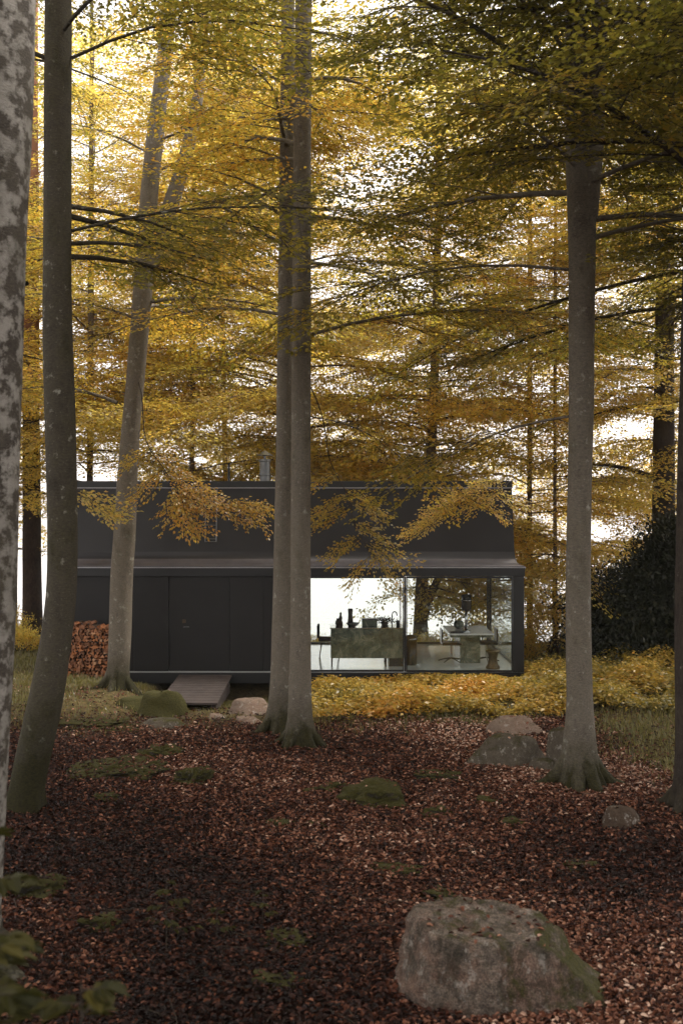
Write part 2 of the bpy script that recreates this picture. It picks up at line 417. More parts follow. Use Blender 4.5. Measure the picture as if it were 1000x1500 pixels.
class Crown:
    def __init__(s): s.L = []; s.T = []; s.tint = []
    def spray(s, p, d, up, scale, key, base_tint, size=None):
        lst = TPL[key]; i = (size if size is not None else random.randrange(4))*3+random.randrange(3)
        lv, tw = lst[i]
        d = unit(np.asarray(d)); side = unit(np.cross(up, d)); u = np.cross(d, side)
        Rm = np.stack([d, side, u], 0)*scale
        if random.random() < .5: lv = lv*np.array([1, -1, 1]); tw = tw*np.array([1, -1, 1])
        s.L.append(lv@Rm+p); s.T.append(tw@Rm+p)
        n = len(lv)
        if key == 'fine': t = np.repeat(rng.normal(base_tint, .2, n//2), 2)
        else: t = rng.normal(base_tint, .2, n)
        s.tint.append(np.clip(t, 0, 1))
    def build(s, name, leafm, parent):
        if not s.L: return None
        L = np.concatenate(s.L); T = np.concatenate(s.T)
        me = quads_mesh(name, np.concatenate([L, T]), np.concatenate([np.concatenate(s.tint), np.zeros(len(T))]), np.concatenate([np.zeros(len(L)), np.ones(len(T))]))
        o = link(name, me, [leafm, M['twig']])
        o.parent = parent; o.matrix_parent_inverse = parent.matrix_world.inverted() if False else o.matrix_parent_inverse
        o.location = [-v for v in parent.location]
        return o

def lim(px, tab):
    xs, ys = zip(*tab); return np.interp(px, xs, ys)
NEAR = [(-400, 300), (0, 260), (55, 150), (112, 150), (122, 440), (250, 480), (380, 380), (400, 300), (460, 300), (480, 380), (700, 400), (810, 280), (875, 280), (900, 480), (1000, 560), (1500, 600)]
VNEAR = [(-400, 150), (55, -40), (115, -40), (130, 170), (390, 120), (460, 60), (480, 170), (800, 200), (880, 200), (920, 330), (1500, 450)]
MID = [(-400, 700), (40, 600), (70, 560), (115, 560), (145, 520), (215, 520), (225, 640), (395, 640), (400, 560), (460, 560), (470, 640), (740, 660), (790, 640), (820, 560), (872, 560), (900, 620), (1500, 640)]
BACK = [(-400, 900), (20, 900), (68, 880), (110, 800), (400, 800), (440, 825), (575, 825), (600, 905), (750, 920), (780, 925), (1500, 930)]
# open airy places in the crowns
GAPS = [(200, 258, 60, 300, 20.6, .42), (250, 285, 200, 300, 20.6, .5), (400, 462, -60, 110, 15.8, .6), (400, 462, 250, 520, 15.8, .6), (826, 878, 210, 420, 13.3, .8), (34, 58, -50, 270, 31, .7), (480, 550, 235, 300, 40, .35), (880, 945, 580, 680, 40, .2)]
def keep(p, d, l):
    tip = p+unit(np.asarray(d))*l*.8-np.array([0, 0, .12])
    for q in (p, tip):
        D = q[1]
        if D > 7:
            gx_, gy_ = proj(q)
            for (a0, a1, b0, b1, dm, pb) in GAPS:
                if D < dm and a0 < gx_ < a1 and b0 < gy_ < b1 and random.random() < pb: return False
        if D < 1.5:
            if q[2] < 4.6: return False
            continue
        if 22.2 < D < 28.2 and -7 < q[0] < 4.6 and q[2] < 5.0: return False
        px, py = proj(q)
        if D < 9 and -900/D < px < 1000+900/D: return False
        if px < -300 or px > 1300:
            if q[2] < 4.4: return False
            continue
        tab = VNEAR if D < 11.5 else NEAR if D < 17.3 else MID if D < 23 else BACK
        if py > lim(px, tab)+random.gauss(0, 14): return False
    return True
def inview(p):
    if p[1] < 3: return False
    px, py = proj(p); m = 1.7/p[1]*F; return -m < px < 1000+m and py > -m

def tube_rings(pts, rad, n, rough=0.0, seed=0, flare=None):
    pts = np.asarray(pts, float); k = len(pts)
    d = np.gradient(pts, axis=0); d = unit(d)
    u = unit(np.cross(d, np.array([0.13, 1.0, 0.07]))); v = np.cross(d, u)
    th = np.linspace(0, 2*math.pi, n, endpoint=False)
    rr = np.asarray(rad)[:, None]*np.ones(n)[None, :]
    if rough:
        z = pts[:, 2][:, None]
        rr = rr*(1+rough*(np.sin(2*th[None, :]+z*.7+seed)+.6*np.sin(3*th[None, :]-z*1.3+seed*2)+.4*np.sin(5*th+z*3.1+seed)))
    if flare is not None:
        z = (pts[:, 2]-flare[0])[:, None]; f = np.exp(-np.clip(z, 0, 9)/.13)*flare[1]
        nb = flare[2]; rr = rr*(1+f*(.15+1.5*np.maximum(0, np.sin(nb*th[None, :]+seed+.5*np.sin(th*2)))**2.2))
    return pts[:, None, :]+rr[..., None]*(u[:, None, :]*np.cos(th)[None, :, None]+v[:, None, :]*np.sin(th)[None, :, None])
class Wood:
    def __init__(s): s.V = []; s.F = []; s.n = 0
    def add(s, pts, rad, n=8, **k):
        P = tube_rings(pts, rad, n, **k); V, Fq = grid_mesh('', P, True)
        s.V.append(V); s.F.append(Fq+s.n); s.n += len(V)
    def build(s, name, m, parent):
        o = link(name, raw_mesh(name, np.concatenate(s.V), np.concatenate(s.F)), m, parent, True)
        V = np.concatenate(s.V)
        off = np.array(parent.location)
        o.data.vertices.foreach_set('co', (V-off).astype(np.float32).ravel()); o.data.update()
        return o

def smooth_path(pts, rad, step=.18):
    pts = np.asarray(pts, float); z = pts[:, 2]; o = np.argsort(z); pts = pts[o]; rad = np.asarray(rad)[o]; z = pts[:, 2]
    zz = np.arange(z[0], z[-1], step); zz = np.append(zz, z[-1])
    def sm(a):
        b = np.interp(zz, z, a)
        for _ in range(3): b[1:-1] = (b[:-2]+2*b[1:-1]+b[2:])/4
        return b
    return np.stack([sm(pts[:, 0]), sm(pts[:, 1]), zz], 1), sm(rad)

def grow(name_label, D, spec, barkm, leafm, z0, ztop, nl, Lmax, group, cat='tree', tint=.5, up=.25, flare=(.5, 5), name='beech_tree', back_bias=0, extra=(), limbs=(), key=None, lean=0, rough=.02, base_to_ground=True, az_range=None, only_fork=None, twiggap=.33):
    """spec: list of (py, xl, xr); extends upward to ztop"""
    pts = []; rad = []
    for (py, xl, xr) in spec:
        pts.append(at((xl+xr)/2, py, D)); rad.append((xr-xl)/2/F*D)
    pts = np.array(pts); o = np.argsort(pts[:, 2]); pts = pts[o]; rad = np.array(rad)[o]
    base = pts[0].copy(); g = float(gz(base[0], base[1]))
    # foot goes into the soil, top tapers on
    pts = np.vstack([[base[0], base[1], min(g-.12, base[2]-.02)], pts]) ; rad = np.concatenate([[rad[0]*1.02], rad])
    if pts[-1][2] < ztop:
        dz = ztop-pts[-1][2]; sl = (pts[-1]-pts[-3])/max(.5, (pts[-1]-pts[-3])[2])
        for f in (.33, .66, 1):
            pts = np.vstack([pts, pts[-1]+sl*dz/3*np.array([.6, .6, 1])+np.array([random.uniform(-.1, .1), random.uniform(-.1, .1), 0])]); rad = np.append(rad, rad[-1]*(.8, .65, .35)[[.33, .66, 1].index(f)])
    P, r = smooth_path(pts, rad)
    root = empty(name, (P[0][0], P[0][1], g), label=name_label, cat=cat, group=group)
    w = Wood(); w.add(P, r, 28, rough=rough, seed=random.uniform(0, 6), flare=(g, flare[0], flare[1]))
    if base[1] < 22 and flare[0] > .3:
        a0 = random.uniform(0, 6)
        for q in range(int(flare[1])+1):
            a = a0+q*2*math.pi/(flare[1]+1)+random.uniform(-.3, .3); R0 = r[0]; Lr = random.uniform(.10, .36)+R0
            c_, s_ = math.cos(a), math.sin(a); bp = []
            for d_, h_ in ((.35, .40), (.80, .17), (1.0+.22*Lr/R0, .02), (1.0+.6*Lr/R0, -.04), (1.0+Lr/R0, -.09)):
                x_, y_ = P[0][0]+c_*R0*d_, P[0][1]+s_*R0*d_; bp.append((x_, y_, float(gz(x_, y_))+h_))
                c_, s_ = math.cos(a+.12*d_*math.sin(q*5)), math.sin(a+.12*d_*math.sin(q*5))
            w.add(np.array(bp), [R0*.45, R0*.40, R0*.30, R0*.2, .02], 9)
    for (ep, er) in extra:
        w.add(ep, er, 14)
    cr = Crown()
    def limb(p, az, el, L, rr, key_=None, force=False, bt=None):
        n = 7; q = [p]; d = np.array([math.cos(az)*math.cos(el), math.sin(az)*math.cos(el), math.sin(el)])
        for k in range(n):
            d = unit(d+np.array([random.gauss(0, .10), random.gauss(0, .10), -.085 if el > -.1 else -.02])); q.append(q[-1]+d*L/n)
        q = np.array(q); q2 = q if force else q
        # shorten the limb where it would hang too low
        if not force:
            m = 0
            for k in range(1, len(q)):
                if keep(q[k], q[k]-q[k-1], .2): m = k
                else: break
            if m < 2: return
            q = q[:m+1]
        nn = len(q); L = L*(nn-1)/n
        w.add(q, np.linspace(rr, max(.005, rr*.22), nn), 7)
        t = random.uniform(.10, .22) if L > 1.5 else .05; side = random.choice((-1, 1)); bt = random.gauss(tint, .12) if bt is None else bt
        while t < 1.0:
            f = t*(nn-1); i = min(int(f), nn-2); pt = q[i]+(q[i+1]-q[i])*(f-i); dd = unit(q[i+1]-q[i])
            a = side*random.uniform(.6, 1.15)*(1-.5*t)
            c, s_ = math.cos(a), math.sin(a); sd = np.array([dd[0]*c-dd[1]*s_, dd[0]*s_+dd[1]*c, dd[2]*.5+random.uniform(-.22, .12)])
            up_ = unit(np.array([random.gauss(0, .22), random.gauss(0, .22), 1]))
            sub = L*random.uniform(.22, .42)*(1.1-t)
            if sub > .55:
                # secondary branch carrying several sprays
                e = pt+unit(sd)*sub
                ok = force or keep(e, sd, .5)
                if ok:
                    w.add(np.array([pt, (pt+e)/2+np.array([0, 0, .03]), e]), [rr*.3, rr*.22, .005], 5)
                    for h in np.arange(.25, 1.0, .33/sub if sub > .33 else 1):
                        pp = pt+(e-pt)*h; aa = random.choice((-1, 1))*random.uniform(.4, 1.0)
                        c, s_ = math.cos(aa), math.sin(aa); s2 = np.array([sd[0]*c-sd[1]*s_, sd[0]*s_+sd[1]*c, sd[2]+random.uniform(-.2, .05)])
                        put(pp, s2, up_, key_, bt, force)
                    put(e, sd, up_, key_, bt, force)
            else: put(pt, sd, up_, key_, bt, force)
            t += twiggap/L*random.uniform(.7, 1.3); side = -side
        put(q[-1], q[-1]-q[-2], np.array([0, 0, 1.]), key_, bt, force)
    def put(p, d, up_, key_, bt, force):
        iv = inview(p)
        k2 = key_ or key or ('mid' if p[1] < 24 else 'back')
        if not iv: k2 = 'coarse'
        size = random.choice((0, 1, 1, 2)) if k2 != 'coarse' else 2
        if force or keep(p, d, (.7, .95, 1.2, 1.5)[size]):
            if k2 == 'coarse' and random.random() < .5: return
            if k2 == 'back': up_ = unit(np.array([random.gauss(0, .38), random.gauss(-.35, .35), 1]))
            elif k2 == 'mid': up_ = unit(up_+np.array([random.gauss(0, .12), random.gauss(-.12, .15), 0]))
            cr.spray(p, d, up_, random.uniform(.85, 1.1), k2, random.gauss(bt, .06), size)
    zs = P[:, 2]
    for k in range(nl):
        f = (k+random.random())/nl; z = z0+(ztop-.3-z0)*f
        p = np.array([np.interp(z, zs, P[:, 0]), np.interp(z, zs, P[:, 1]), z]); rr = float(np.interp(z, zs, r))
        az = random.uniform(0, 2*math.pi) if az_range is None else random.uniform(*az_range)
        if back_bias and random.random() < back_bias: az = random.uniform(.15*math.pi, .85*math.pi)
        L = Lmax*(1-.55*f**1.5)*random.uniform(.65, 1.1)
        limb(p, az, random.uniform(.0, .35)+up*f*1.6, L, min(rr*.3, .010+.0062*L))
    for (pt, az, el, L, rr, ky, bt) in limbs: limb(np.asarray(pt, float), az, el, L, rr, ky, True, bt)
    w.build('trunk', barkm, root)
    cr.build('crown', leafm, root)
    return root

GT = 'beech trees around the cabin'
PI = math.pi
grow('close lichen-blotched trunk cut by the left edge of the photo', 8.0,
     [(0, -52, 50), (200, -58, 45), (400, -62, 38), (600, -70, 31), (800, -78, 25), (900, -82, 20), (1100, -98, 10), (1250, -112, 2), (1390, -125, -5)],
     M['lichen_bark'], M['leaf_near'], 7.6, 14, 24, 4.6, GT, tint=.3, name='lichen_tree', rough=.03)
grow('curved mossy beech trunk second from the left edge, swept sideways at its foot', 12.3,
     [(0, 66, 105), (100, 65, 105), (400, 64, 105), (500, 63, 106), (600, 66, 110), (700, 69, 112), (800, 71, 113), (873, 70, 113), (929, 62, 106), (985, 52, 99), (1023, 43, 93), (1060, 34, 86), (1110, 24, 74), (1150, 14, 64), (1178, 10, 62)],
     M['beech_dark'], M['leaf_near'], 6.6, 13.5, 36, 5.2, GT, tint=.38, flare=(.25, 4), back_bias=.35,
     limbs=[(at(105, 338, 12.3), -.05+.35, .35, 4.2, .022, 'mid', .4), (at(105, 85, 12.3), .25, .5, 3.6, .022, 'mid', .45), (at(40, 415, 12.2), 2.7, .1, 1.6, .03, 'mid', .4)])
grow('slanting pale beech trunk with a mossy foot beside the firewood stack', 20.6,
     [(-100, 240, 262), (0, 238, 260), (100, 229, 250), (200, 215, 240), (290, 205, 231), (400, 197, 226), (560, 185, 212), (600, 181, 207), (700, 172, 201), (800, 166, 198), (836, 163, 195), (948, 159, 192), (985, 158, 189), (1008, 155, 189)],
     M['beech'], M['leaf'], 7.0, 13.5, 24, 4.6, GT, tint=.62, flare=(.6, 5), back_bias=.2,
     extra=[(np.array([at(214, 400, 20.6), at(232, 350, 20.7), at(252, 295, 20.8), at(268, 245, 20.9), at(282, 190, 21), at(292, 130, 21.1), at(300, 0, 21.3)]), [.17, .165, .16, .15, .13, .11, .06])],
     limbs=[(at(172, 590, 20.6), PI*.95, .5, 2.2, .04, 'mid', .5)])
def hang(D, pts, rr):  # helper: path through view points
    return np.array([at(x, y, D) for x, y in pts])
grow('rear trunk of the paired beeches in the middle, half hidden by its neighbour', 17.0,
     [(-60, 413, 432), (0, 412, 432), (400, 408, 431), (700, 403, 429), (900, 399, 429), (1000, 396, 430), (1045, 392, 431), (1066, 389, 432)],
     M['beech'], M['leaf'], 7.6, 12.5, 14, 4.8, GT, tint=.6, flare=(.45, 4), back_bias=.45,
     limbs=[(at(408, 460, 17), PI*.93, .28, 3.2, .028, 'mid', .55)])
grow('front trunk of the paired beeches in the middle, with mossy roots', 15.8,
     [(-60, 434, 458), (0, 432, 457), (200, 430, 456), (500, 428, 455), (900, 425, 455), (1000, 423, 456), (1050, 421, 457), (1082, 418, 460)],
     M['beech'], M['leaf'], 6.9, 13, 20, 5.0, GT, tint=.6, flare=(.8, 5), back_bias=.45,
     limbs=[(at(455, 490, 15.8), .18, .42, 4.6, .03, 'mid', .5), (at(453, 610, 15.8), .5, -.05, 1.9, .012, 'mid', .65)])
grow('tall forked beech with a hollow mossy foot at the right', 13.3,
     [(-60, 826, 850), (0, 827, 852), (130, 828, 860), (230, 828, 871), (300, 831, 872), (400, 833, 871), (600, 832, 869), (700, 831, 866), (817, 828, 864), (921, 828, 865), (1025, 830, 867), (1060, 829, 869), (1108, 822, 874), (1140, 816, 880)],
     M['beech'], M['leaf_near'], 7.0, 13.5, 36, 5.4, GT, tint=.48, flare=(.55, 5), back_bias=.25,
     extra=[(np.array([at(858, 320, 13.3), at(864, 260, 13.25), at(870, 200, 13.2), at(874, 130, 13.2), at(878, 0, 13.2), at(882, -150, 13.2)]), [.15, .14, .13, .105, .095, .06])],
     limbs=[(at(835, 395, 13.3), PI*.9, .2, 4.5, .022, 'mid', .45), (at(832, 610, 13.3), PI*.72, .0, 3.0, .02, 'mid', .7)])
grow('dark trunk cut by the right edge of the photo', 12.0,
     [(-60, 1010, 1048), (400, 1000, 1040), (700, 991, 1034), (900, 988, 1034), (1100, 990, 1040), (1150, 988, 1046)],
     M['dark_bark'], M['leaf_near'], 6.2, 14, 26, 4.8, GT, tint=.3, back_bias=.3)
grow('dark trunk rising behind the big evergreen bush', 28.5,
     [(0, 966, 986), (300, 962, 986), (600, 957, 986), (760, 955, 988), (900, 952, 990), (940, 950, 992)],
     M['dark_bark'], M['leaf'], 6.2, 17, 48, 6.0, GT, tint=.45,
     limbs=[(at(960, 590, 28.5), PI*1.02, -.12, 2.7, .08, 'back', .5), (at(958, 700, 28.5), PI*1.0, .45, 2.6, .08, 'back', .5)])
pine = grow('pine with dark lower bark and reddish upper bark, between the two left trunks', 31.0,
     [(0, 38, 56), (200, 36, 56), (500, 34, 58), (700, 34, 59), (850, 34, 61), (935, 33, 64)],
     M['pine'], M['leaf'], 5.4, 17, 34, 4.2, None, tint=.5, name='pine_tree')
# the shore trees behind the cabin
shore = [
    ('slim shore tree behind the left end of the cabin roof', 30.0, 132, 9, 66, 5.6, .5, 3.6),
    ('thin dark trunk showing above the roof left of the flue', 29.6, 281, 7, 66, 5.2, .55, 3.4),
    ('shore tree behind the roof hidden by the paired trunks', 31.5, 430, 13, 96, 6.4, .52, 3.3),
    ('shore tree behind the right end of the cabin', 32.0, 775, 7, 88, 5.6, .55, .8),
    ('slender shore tree between the cabin and the right beech', 29.4, 812, 5, 62, 3.4, .6, .3),
    ('shore tree glimpsed left of the pine', 31.5, 18, 12, 56, 5.0, .6, 2.4),
    ('far shore tree seen high between the slanting beech and the paired trunks', 34.0, 330, 7, 60, 5.4, .55, 5.0),
    ('far shore tree behind the evergreen bush', 33.0, 974, 10, 60, 6.4, .6, 3.4),
]
for (lab, D, px, wd, nl, Lm, tn, z0) in shore:
    py = 750+(EYE+.45)/D*F
    j = random.uniform(-14, 14)
    grow(lab, D, [(0, px+j-wd/2+2, px+j+wd/2-2), (400, px+j*.5-wd/2, px+j*.5+wd/2), (700, px-wd/2, px+wd/2), (py, px-wd/2-1, px+wd/2+2)],
         M['shore_bark'], M['leaf_gold'], z0, 18.0, int(nl*1.06), Lm*1.08, 'golden shore trees behind the cabin', tint=tn, flare=(.3, 4), name='shore_tree', twiggap=.34)
grow('forked old tree seen through the right window pane', 30.5,
     [(100, 640, 650), (500, 632, 644), (700, 622, 637), (800, 612, 628), (870, 607, 627), (900, 606, 625), (946, 603, 629)],
     M['shore_bark'], M['leaf_gold'], 1.1, 18.0, 108, 5.8, 'golden shore trees behind the cabin', tint=.5, flare=(.4, 5), name='shore_tree', twiggap=.34,
     extra=[(np.array([at(616, 915, 30.5), at(624, 885, 30.4), at(640, 850, 30.3), at(672, 810, 30.2), at(715, 700, 30.1)]), [.18, .15, .11, .09, .05])],
     limbs=[(at(640, 850, 30.3), .15, .05, 2.6, .03, 'back', .4), (at(630, 872, 30.4), -.3, .0, 2.2, .025, 'back', .45), (at(660, 825, 30.2), -.1, -.05, 2.4, .03, 'back', .5), (at(612, 860, 30.5), PI*1.05, .05, 1.0, .015, 'back', .5), (at(690, 790, 30.1), .1, -.25, 2.0, .025, 'back', .5), (at(650, 838, 30.3), -1.0, -.05, 2.0, .025, 'back', .55), (at(676, 805, 30.2), -.5, -.35, 2.2, .025, 'back', .45)])
# trees outside the frame: boughs reach in; viewpoint trees are added to shade foreground
off = [
    ('beech standing out of frame at left, boughs reaching in', (-6.6, 16.0), 'near', 26, 5.6, 6.0, .5),
    ('beech standing out of frame at right, dark boughs reaching in', (6.4, 16.6), 'near', 34, 5.8, 5.4, .35),
    ('beech behind the dark right trunk, out of frame', (8.8, 20.5), 'mid', 22, 5.6, 5.0, .5),
    ('beech far out of frame at left beside the cabin', (-9.6, 22.0), 'mid', 30, 5.4, 5.0, .6),
    ('beech close on the right, out of frame', (5.4, 8.2), 'near', 22, 5.0, 6.4, .3),
    ('beech added for shade beside the viewpoint at left, out of frame', (-4.6, 3.6), 'near', 20, 5.0, 6.5, .3),
    ('beech added for shade beside the viewpoint at right, out of frame', (3.9, 1.0), 'near', 20, 5.0, 6.5, .3),
    ('beech added for shade behind the viewpoint, out of frame', (-1.2, -3.4), 'near', 30, 5.2, 6.5, .3),
]
for (lab, (x, y), kd, nl, Lm, z0, tn) in off:
    if y < 6:
        # built straight in world space further on the knoll
        yy = y
    D = max(y, .5); g = float(gz(x, y))
    root = None
    # fake a spec through world coords: move after building is not possible for pruning, so convert
    def spec_world(x, y, g, r):
        return [(750-(z-EYE)/D*F, 500+(x+dx-rr)/D*F, 500+(x+dx+rr)/D*F) for z, rr, dx in ((g+.02, r, 0), (g+3, r*.85, .05), (g+7, r*.75, -.05), (11, r*.6, .05))]
    if y < .5: continue
    grow(lab, D, spec_world(x, y, g, .2), M['beech_dark'], M['leaf_near'] if kd == 'near' else M['leaf'], z0, 15, nl, Lm, GT, tint=tn)

# boughs that hang in front of the roof, carried by the mid-distance beeches
def bough(label, D, line, rad0, leafm, sprays, tint):
    """a bough coming down from the canopy through the view points in 'line'"""
    P = np.array([at(x, y, D+dd) for x, y, dd in line])
    root = empty('hanging_bough', P[0], label=label, cat='branch', group='beech boughs hanging before the roof')
    w = Wood(); t = np.linspace(0, 1, len(P)); tt = np.linspace(0, 1, 24)
    Q = np.stack([np.interp(tt, t, P[:, k]) for k in range(3)], 1)
    for _ in range(4): Q[1:-1] = (Q[:-2]+2*Q[1:-1]+Q[2:])/4
    Q[:, 0] += .05*np.sin(tt*17+rad0*900); Q[:, 2] += .03*np.sin(tt*23)
    w.add(Q, np.linspace(rad0*.55, .003, 24), 7)
    cr = Crown()
    for (f, ang, n) in sprays:
        n = n+3; i = int(f*22); p = Q[i]; d = unit(Q[i+1]-Q[i])
        for k in range(n):
            pp = p+np.array([random.uniform(-.05, .05), random.uniform(-.35, .35), random.uniform(-.05, .05)])
            dd = np.array([math.cos(ang+random.uniform(-.3, .3)), random.uniform(-.5, .5), math.sin(ang)*.9+random.uniform(-.12, .12)])
            w.add(np.array([p, (p+pp)/2+np.array([0, 0, .01]), pp]), [rad0*.4, .006, .004], 5)
            cr.spray(pp, dd, unit(np.array([random.gauss(0, .2), random.gauss(-.35, .2), 1])), random.uniform(.62, .88), 'mid', tint+random.gauss(0, .08), random.choice((0, 0, 1)))
    w.build('branch', M['twig'], root); cr.build('foliage', leafm, root)
bough('bright golden bough reaching left across the roof near its right end', 19.0,
      [(860, 600, 2), (800, 670, 1), (760, 705, .4), (720, 716, 0), (680, 735, 0), (640, 765, -.1), (600, 790, -.2)], .02, M['leaf_gold'],
      [(.45, PI*.97, 3), (.5, PI*1.12, 2), (.55, PI*.99, 3), (.6, PI*1.15, 2), (.65, PI*1.0, 3), (.7, PI*1.12, 2), (.75, PI*1.05, 2), (.82, PI*1.1, 2), (.9, PI*1.08, 1), (.55, -.35, 2), (.65, -.5, 2)], .6)
bough('olive bough drooping over the roof between the paired trunks and the bright bough', 18.0,
      [(455, 560, -1), (475, 640, -.5), (495, 700, 0), (515, 745, 0), (530, 790, 0), (545, 840, 0)], .02, M['leaf'],
      [(.45, PI*1.1, 2), (.5, -.35, 2), (.55, PI*1.1, 3), (.6, -.3, 3), (.68, PI*1.12, 3), (.75, -.35, 3), (.82, PI*1.15, 3), (.88, -.4, 2), (.95, -.9, 2), (.97, PI*1.25, 1)], .6)
bough('wide golden bough over the roof between the slanting trunk and the ladder', 18.6,
      [(200, 560, .5), (215, 640, .3), (240, 700, 0), (280, 725, 0), (330, 735, 0), (378, 742, 0)], .022, M['leaf'],
      [(.3, PI*1.1, 2), (.3, -.4, 3), (.42, PI*1.2, 3), (.42, -.3, 3), (.52, -.5, 4), (.6, PI*1.25, 3), (.66, -.3, 3), (.74, -.5, 3), (.82, -.2, 3), (.9, -.45, 2), (.97, -.1, 2), (.5, -1.1, 3), (.6, -1.2, 2)], .72)
bough('short golden twig poking out beside the curved trunk over the roof', 14.0,
      [(60, 660, .6), (90, 700, .2), (108, 718, 0), (118, 728, 0)], .01, M['leaf_gold'], [(.85, -.3, 2), (.95, -.6, 1)], .6)

# ------------------------------------------------------------------ big evergreen bush, shore bushes
def bush(label, name, c, r, n, leafm, leaf, tint, group=None, clump=.35, cat='shrub', hole=.0):
    c = np.array(c, float); root = empty(name, (c[0], c[1], gz(c[0], c[1])), label=label, cat=cat, group=group)
    k = max(6, n//60)
    d = unit(rng.normal(size=(k, 3))); d[:, 2] = np.abs(d[:, 2])*1.0-(.5 if name == 'evergreen_shrub' else .15)
    rad = rng.uniform(.25, 1.0, k)**.5; cc = d*rad[:, None]*np.array(r)
    cc *= (1+.22*np.sin(d[:, :1]*5+d[:, 2:]*4))
    i = rng.integers(0, k, n)
    P = cc[i]+rng.normal(size=(n, 3))*clump*np.array([1, 1, .55]); P[:, 2] = P[:, 2]
    A = unit(unit(P)*.7+rng.normal(size=(n, 3))*.6+np.array([0, 0, -.2])); Nn = unit(rng.normal(size=(n, 3))*.5+np.array([0, 0, 1]))
    L = rng.uniform(.7, 1.2, n)*leaf
    z = P[:, 2]+c[2]; m = z > gz(P[:, 0]+c[0], P[:, 1]+c[1])+.02
    Q = leaf_quads(P[m]+c, A[m], Nn[m], L[m], L[m]*.45, .15)
    w = Wood(); g = float(gz(c[0], c[1]))
    for j in range(9):
        e = cc[rng.integers(0, k)]+c; b = np.array([c[0]+random.uniform(-.2, .2)*r[0], c[1]+random.uniform(-.2, .2), g-.05])
        w.add(np.array([b, (b+e)/2+np.array([0, 0, .15*r[2]]), e]), [.02+.012*r[2], .02, .006], 6)
    w.build('stem', M['twig'], root)
    me = quads_mesh('foliage', Q-np.array(root.location), np.clip(rng.normal(tint, .22, len(Q)), 0, 1))
    link('foliage', me, leafm, root)
    return root
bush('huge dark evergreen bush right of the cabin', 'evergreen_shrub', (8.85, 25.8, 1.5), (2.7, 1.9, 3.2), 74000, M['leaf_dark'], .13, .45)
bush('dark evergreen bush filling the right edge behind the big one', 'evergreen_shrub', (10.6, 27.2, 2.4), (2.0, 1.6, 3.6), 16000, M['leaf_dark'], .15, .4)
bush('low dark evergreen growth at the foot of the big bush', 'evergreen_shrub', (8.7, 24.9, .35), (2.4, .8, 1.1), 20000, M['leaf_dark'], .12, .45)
GB = 'low bushes along the lake shore'
for (lab, x, y, rx, rz, n) in [
    ('brown and gold bush on the shore right of the cabin corner', 5.9, 28.6, 1.0, 1.35, 5200), ('low golden bush close beside the cabin corner', 5.0, 27.6, .55, .8, 2200),
    ('golden bush between the right beech trunk and the cabin', 7.2, 30.0, .9, 2.2, 4200),
    ('low yellow bush behind the kitchen, at the left of the window', -.7, 29.2, .7, .45, 1800), ('low golden bush seen beyond the dining table', 3.9, 29.4, 1.3, .8, 3600),
    ('low ochre bush seen beside the waste bin through the glass', 2.4, 29.3, .7, .42, 1700),
    ('leafy bush between the two left trunks by the shore', -10.2, 29.4, 1.3, 1.1, 3600), ('wide golden bush behind the evergreen, by the water', 9.6, 29.6, 2.2, 1.2, 4200), ('yellow bush at the foot of the pine', -8.8, 27.6, .9, .55, 2200), ('loose bush left of the pine', -11.3, 27.5, 1.0, 1.6, 2600)]:
    bush(lab, 'shore_bush', (x, y, float(gz(x, y))+rz*.35), (rx, .6, rz), n, M['leaf_gold'], .085, .55, GB, .16)

# ------------------------------------------------------------------ undergrowth, grass, fallen leaves
def in_house(x, y): return (x > -6.3) & (x < 4.3) & (y > 22.3) & (y < 28)
n = 26000
x = rng.uniform(-1.2, 9.5, n); y = rng.uniform(17.6, 26.5, n)
nn_ = wob(x*2.2, y*2.2+9)*7
d1 = np.where(x < 3.9, (y > 17.0+nn_*.5) & (y < 22.35), (y > 15.6+nn_*.5) & (y < 24.6))
d2 = (x > -.6+nn_*.3) & ~in_house(x, y) & d1
keepm = d2 & (rng.random(n) < np.clip(.55+1.3*np.sin(x*1.9+y*.8)*np.cos(y*2.3-x*.6)*.5+nn_*.5, .12, .95))
x = x[keepm]; y = y[keepm]
hh = (.30+.16*np.sin(x*2.1+y*1.3)+.10*np.sin(x*5.3-y*2.7))*rng.uniform(.55, 1.15, len(x))*np.where(x > 3.9, 1.15, .95)
hh = np.where((x < 4.2) & (y > 19.5), np.minimum(hh, .27), hh)
LP, LA, LN, LL, LT, ST = [], [], [], [], [], []
base = np.stack([x, y, gz(x, y)], 1)
for k in range(9):
    f = .35+.65*(k+rng.random(len(x)))/9
    az = rng.uniform(0, 2*PI, len(x)); rr = rng.uniform(.02, .17, len(x))
    p = base+np.stack([np.cos(az)*rr, np.sin(az)*rr, hh*f], 1)
    LP.append(p); LA.append(unit(np.stack([np.cos(az), np.sin(az), rng.uniform(-.5, .25, len(x))], 1)))
    LN.append(unit(rng.normal(size=(len(x), 3))*.4+np.array([0, 0, 1]))); LL.append(rng.uniform(.06, .12, len(x)))
    LT.append(np.clip(rng.normal(.60-.34*sstep(3.2, 5, x)+.28*np.sin(x*1.7+1)*np.cos(y*1.1), .2), 0, 1))
L = np.concatenate(LL)
Q = leaf_quads(np.concatenate(LP), np.concatenate(LA), np.concatenate(LN), L, L*.5, .2)
tag(link('undergrowth', quads_mesh('undergrowth', Q, np.concatenate(LT)), M['shrub']), 'thick golden undergrowth of low leafy plants along the cabin front', 'undergrowth', kind='stuff')

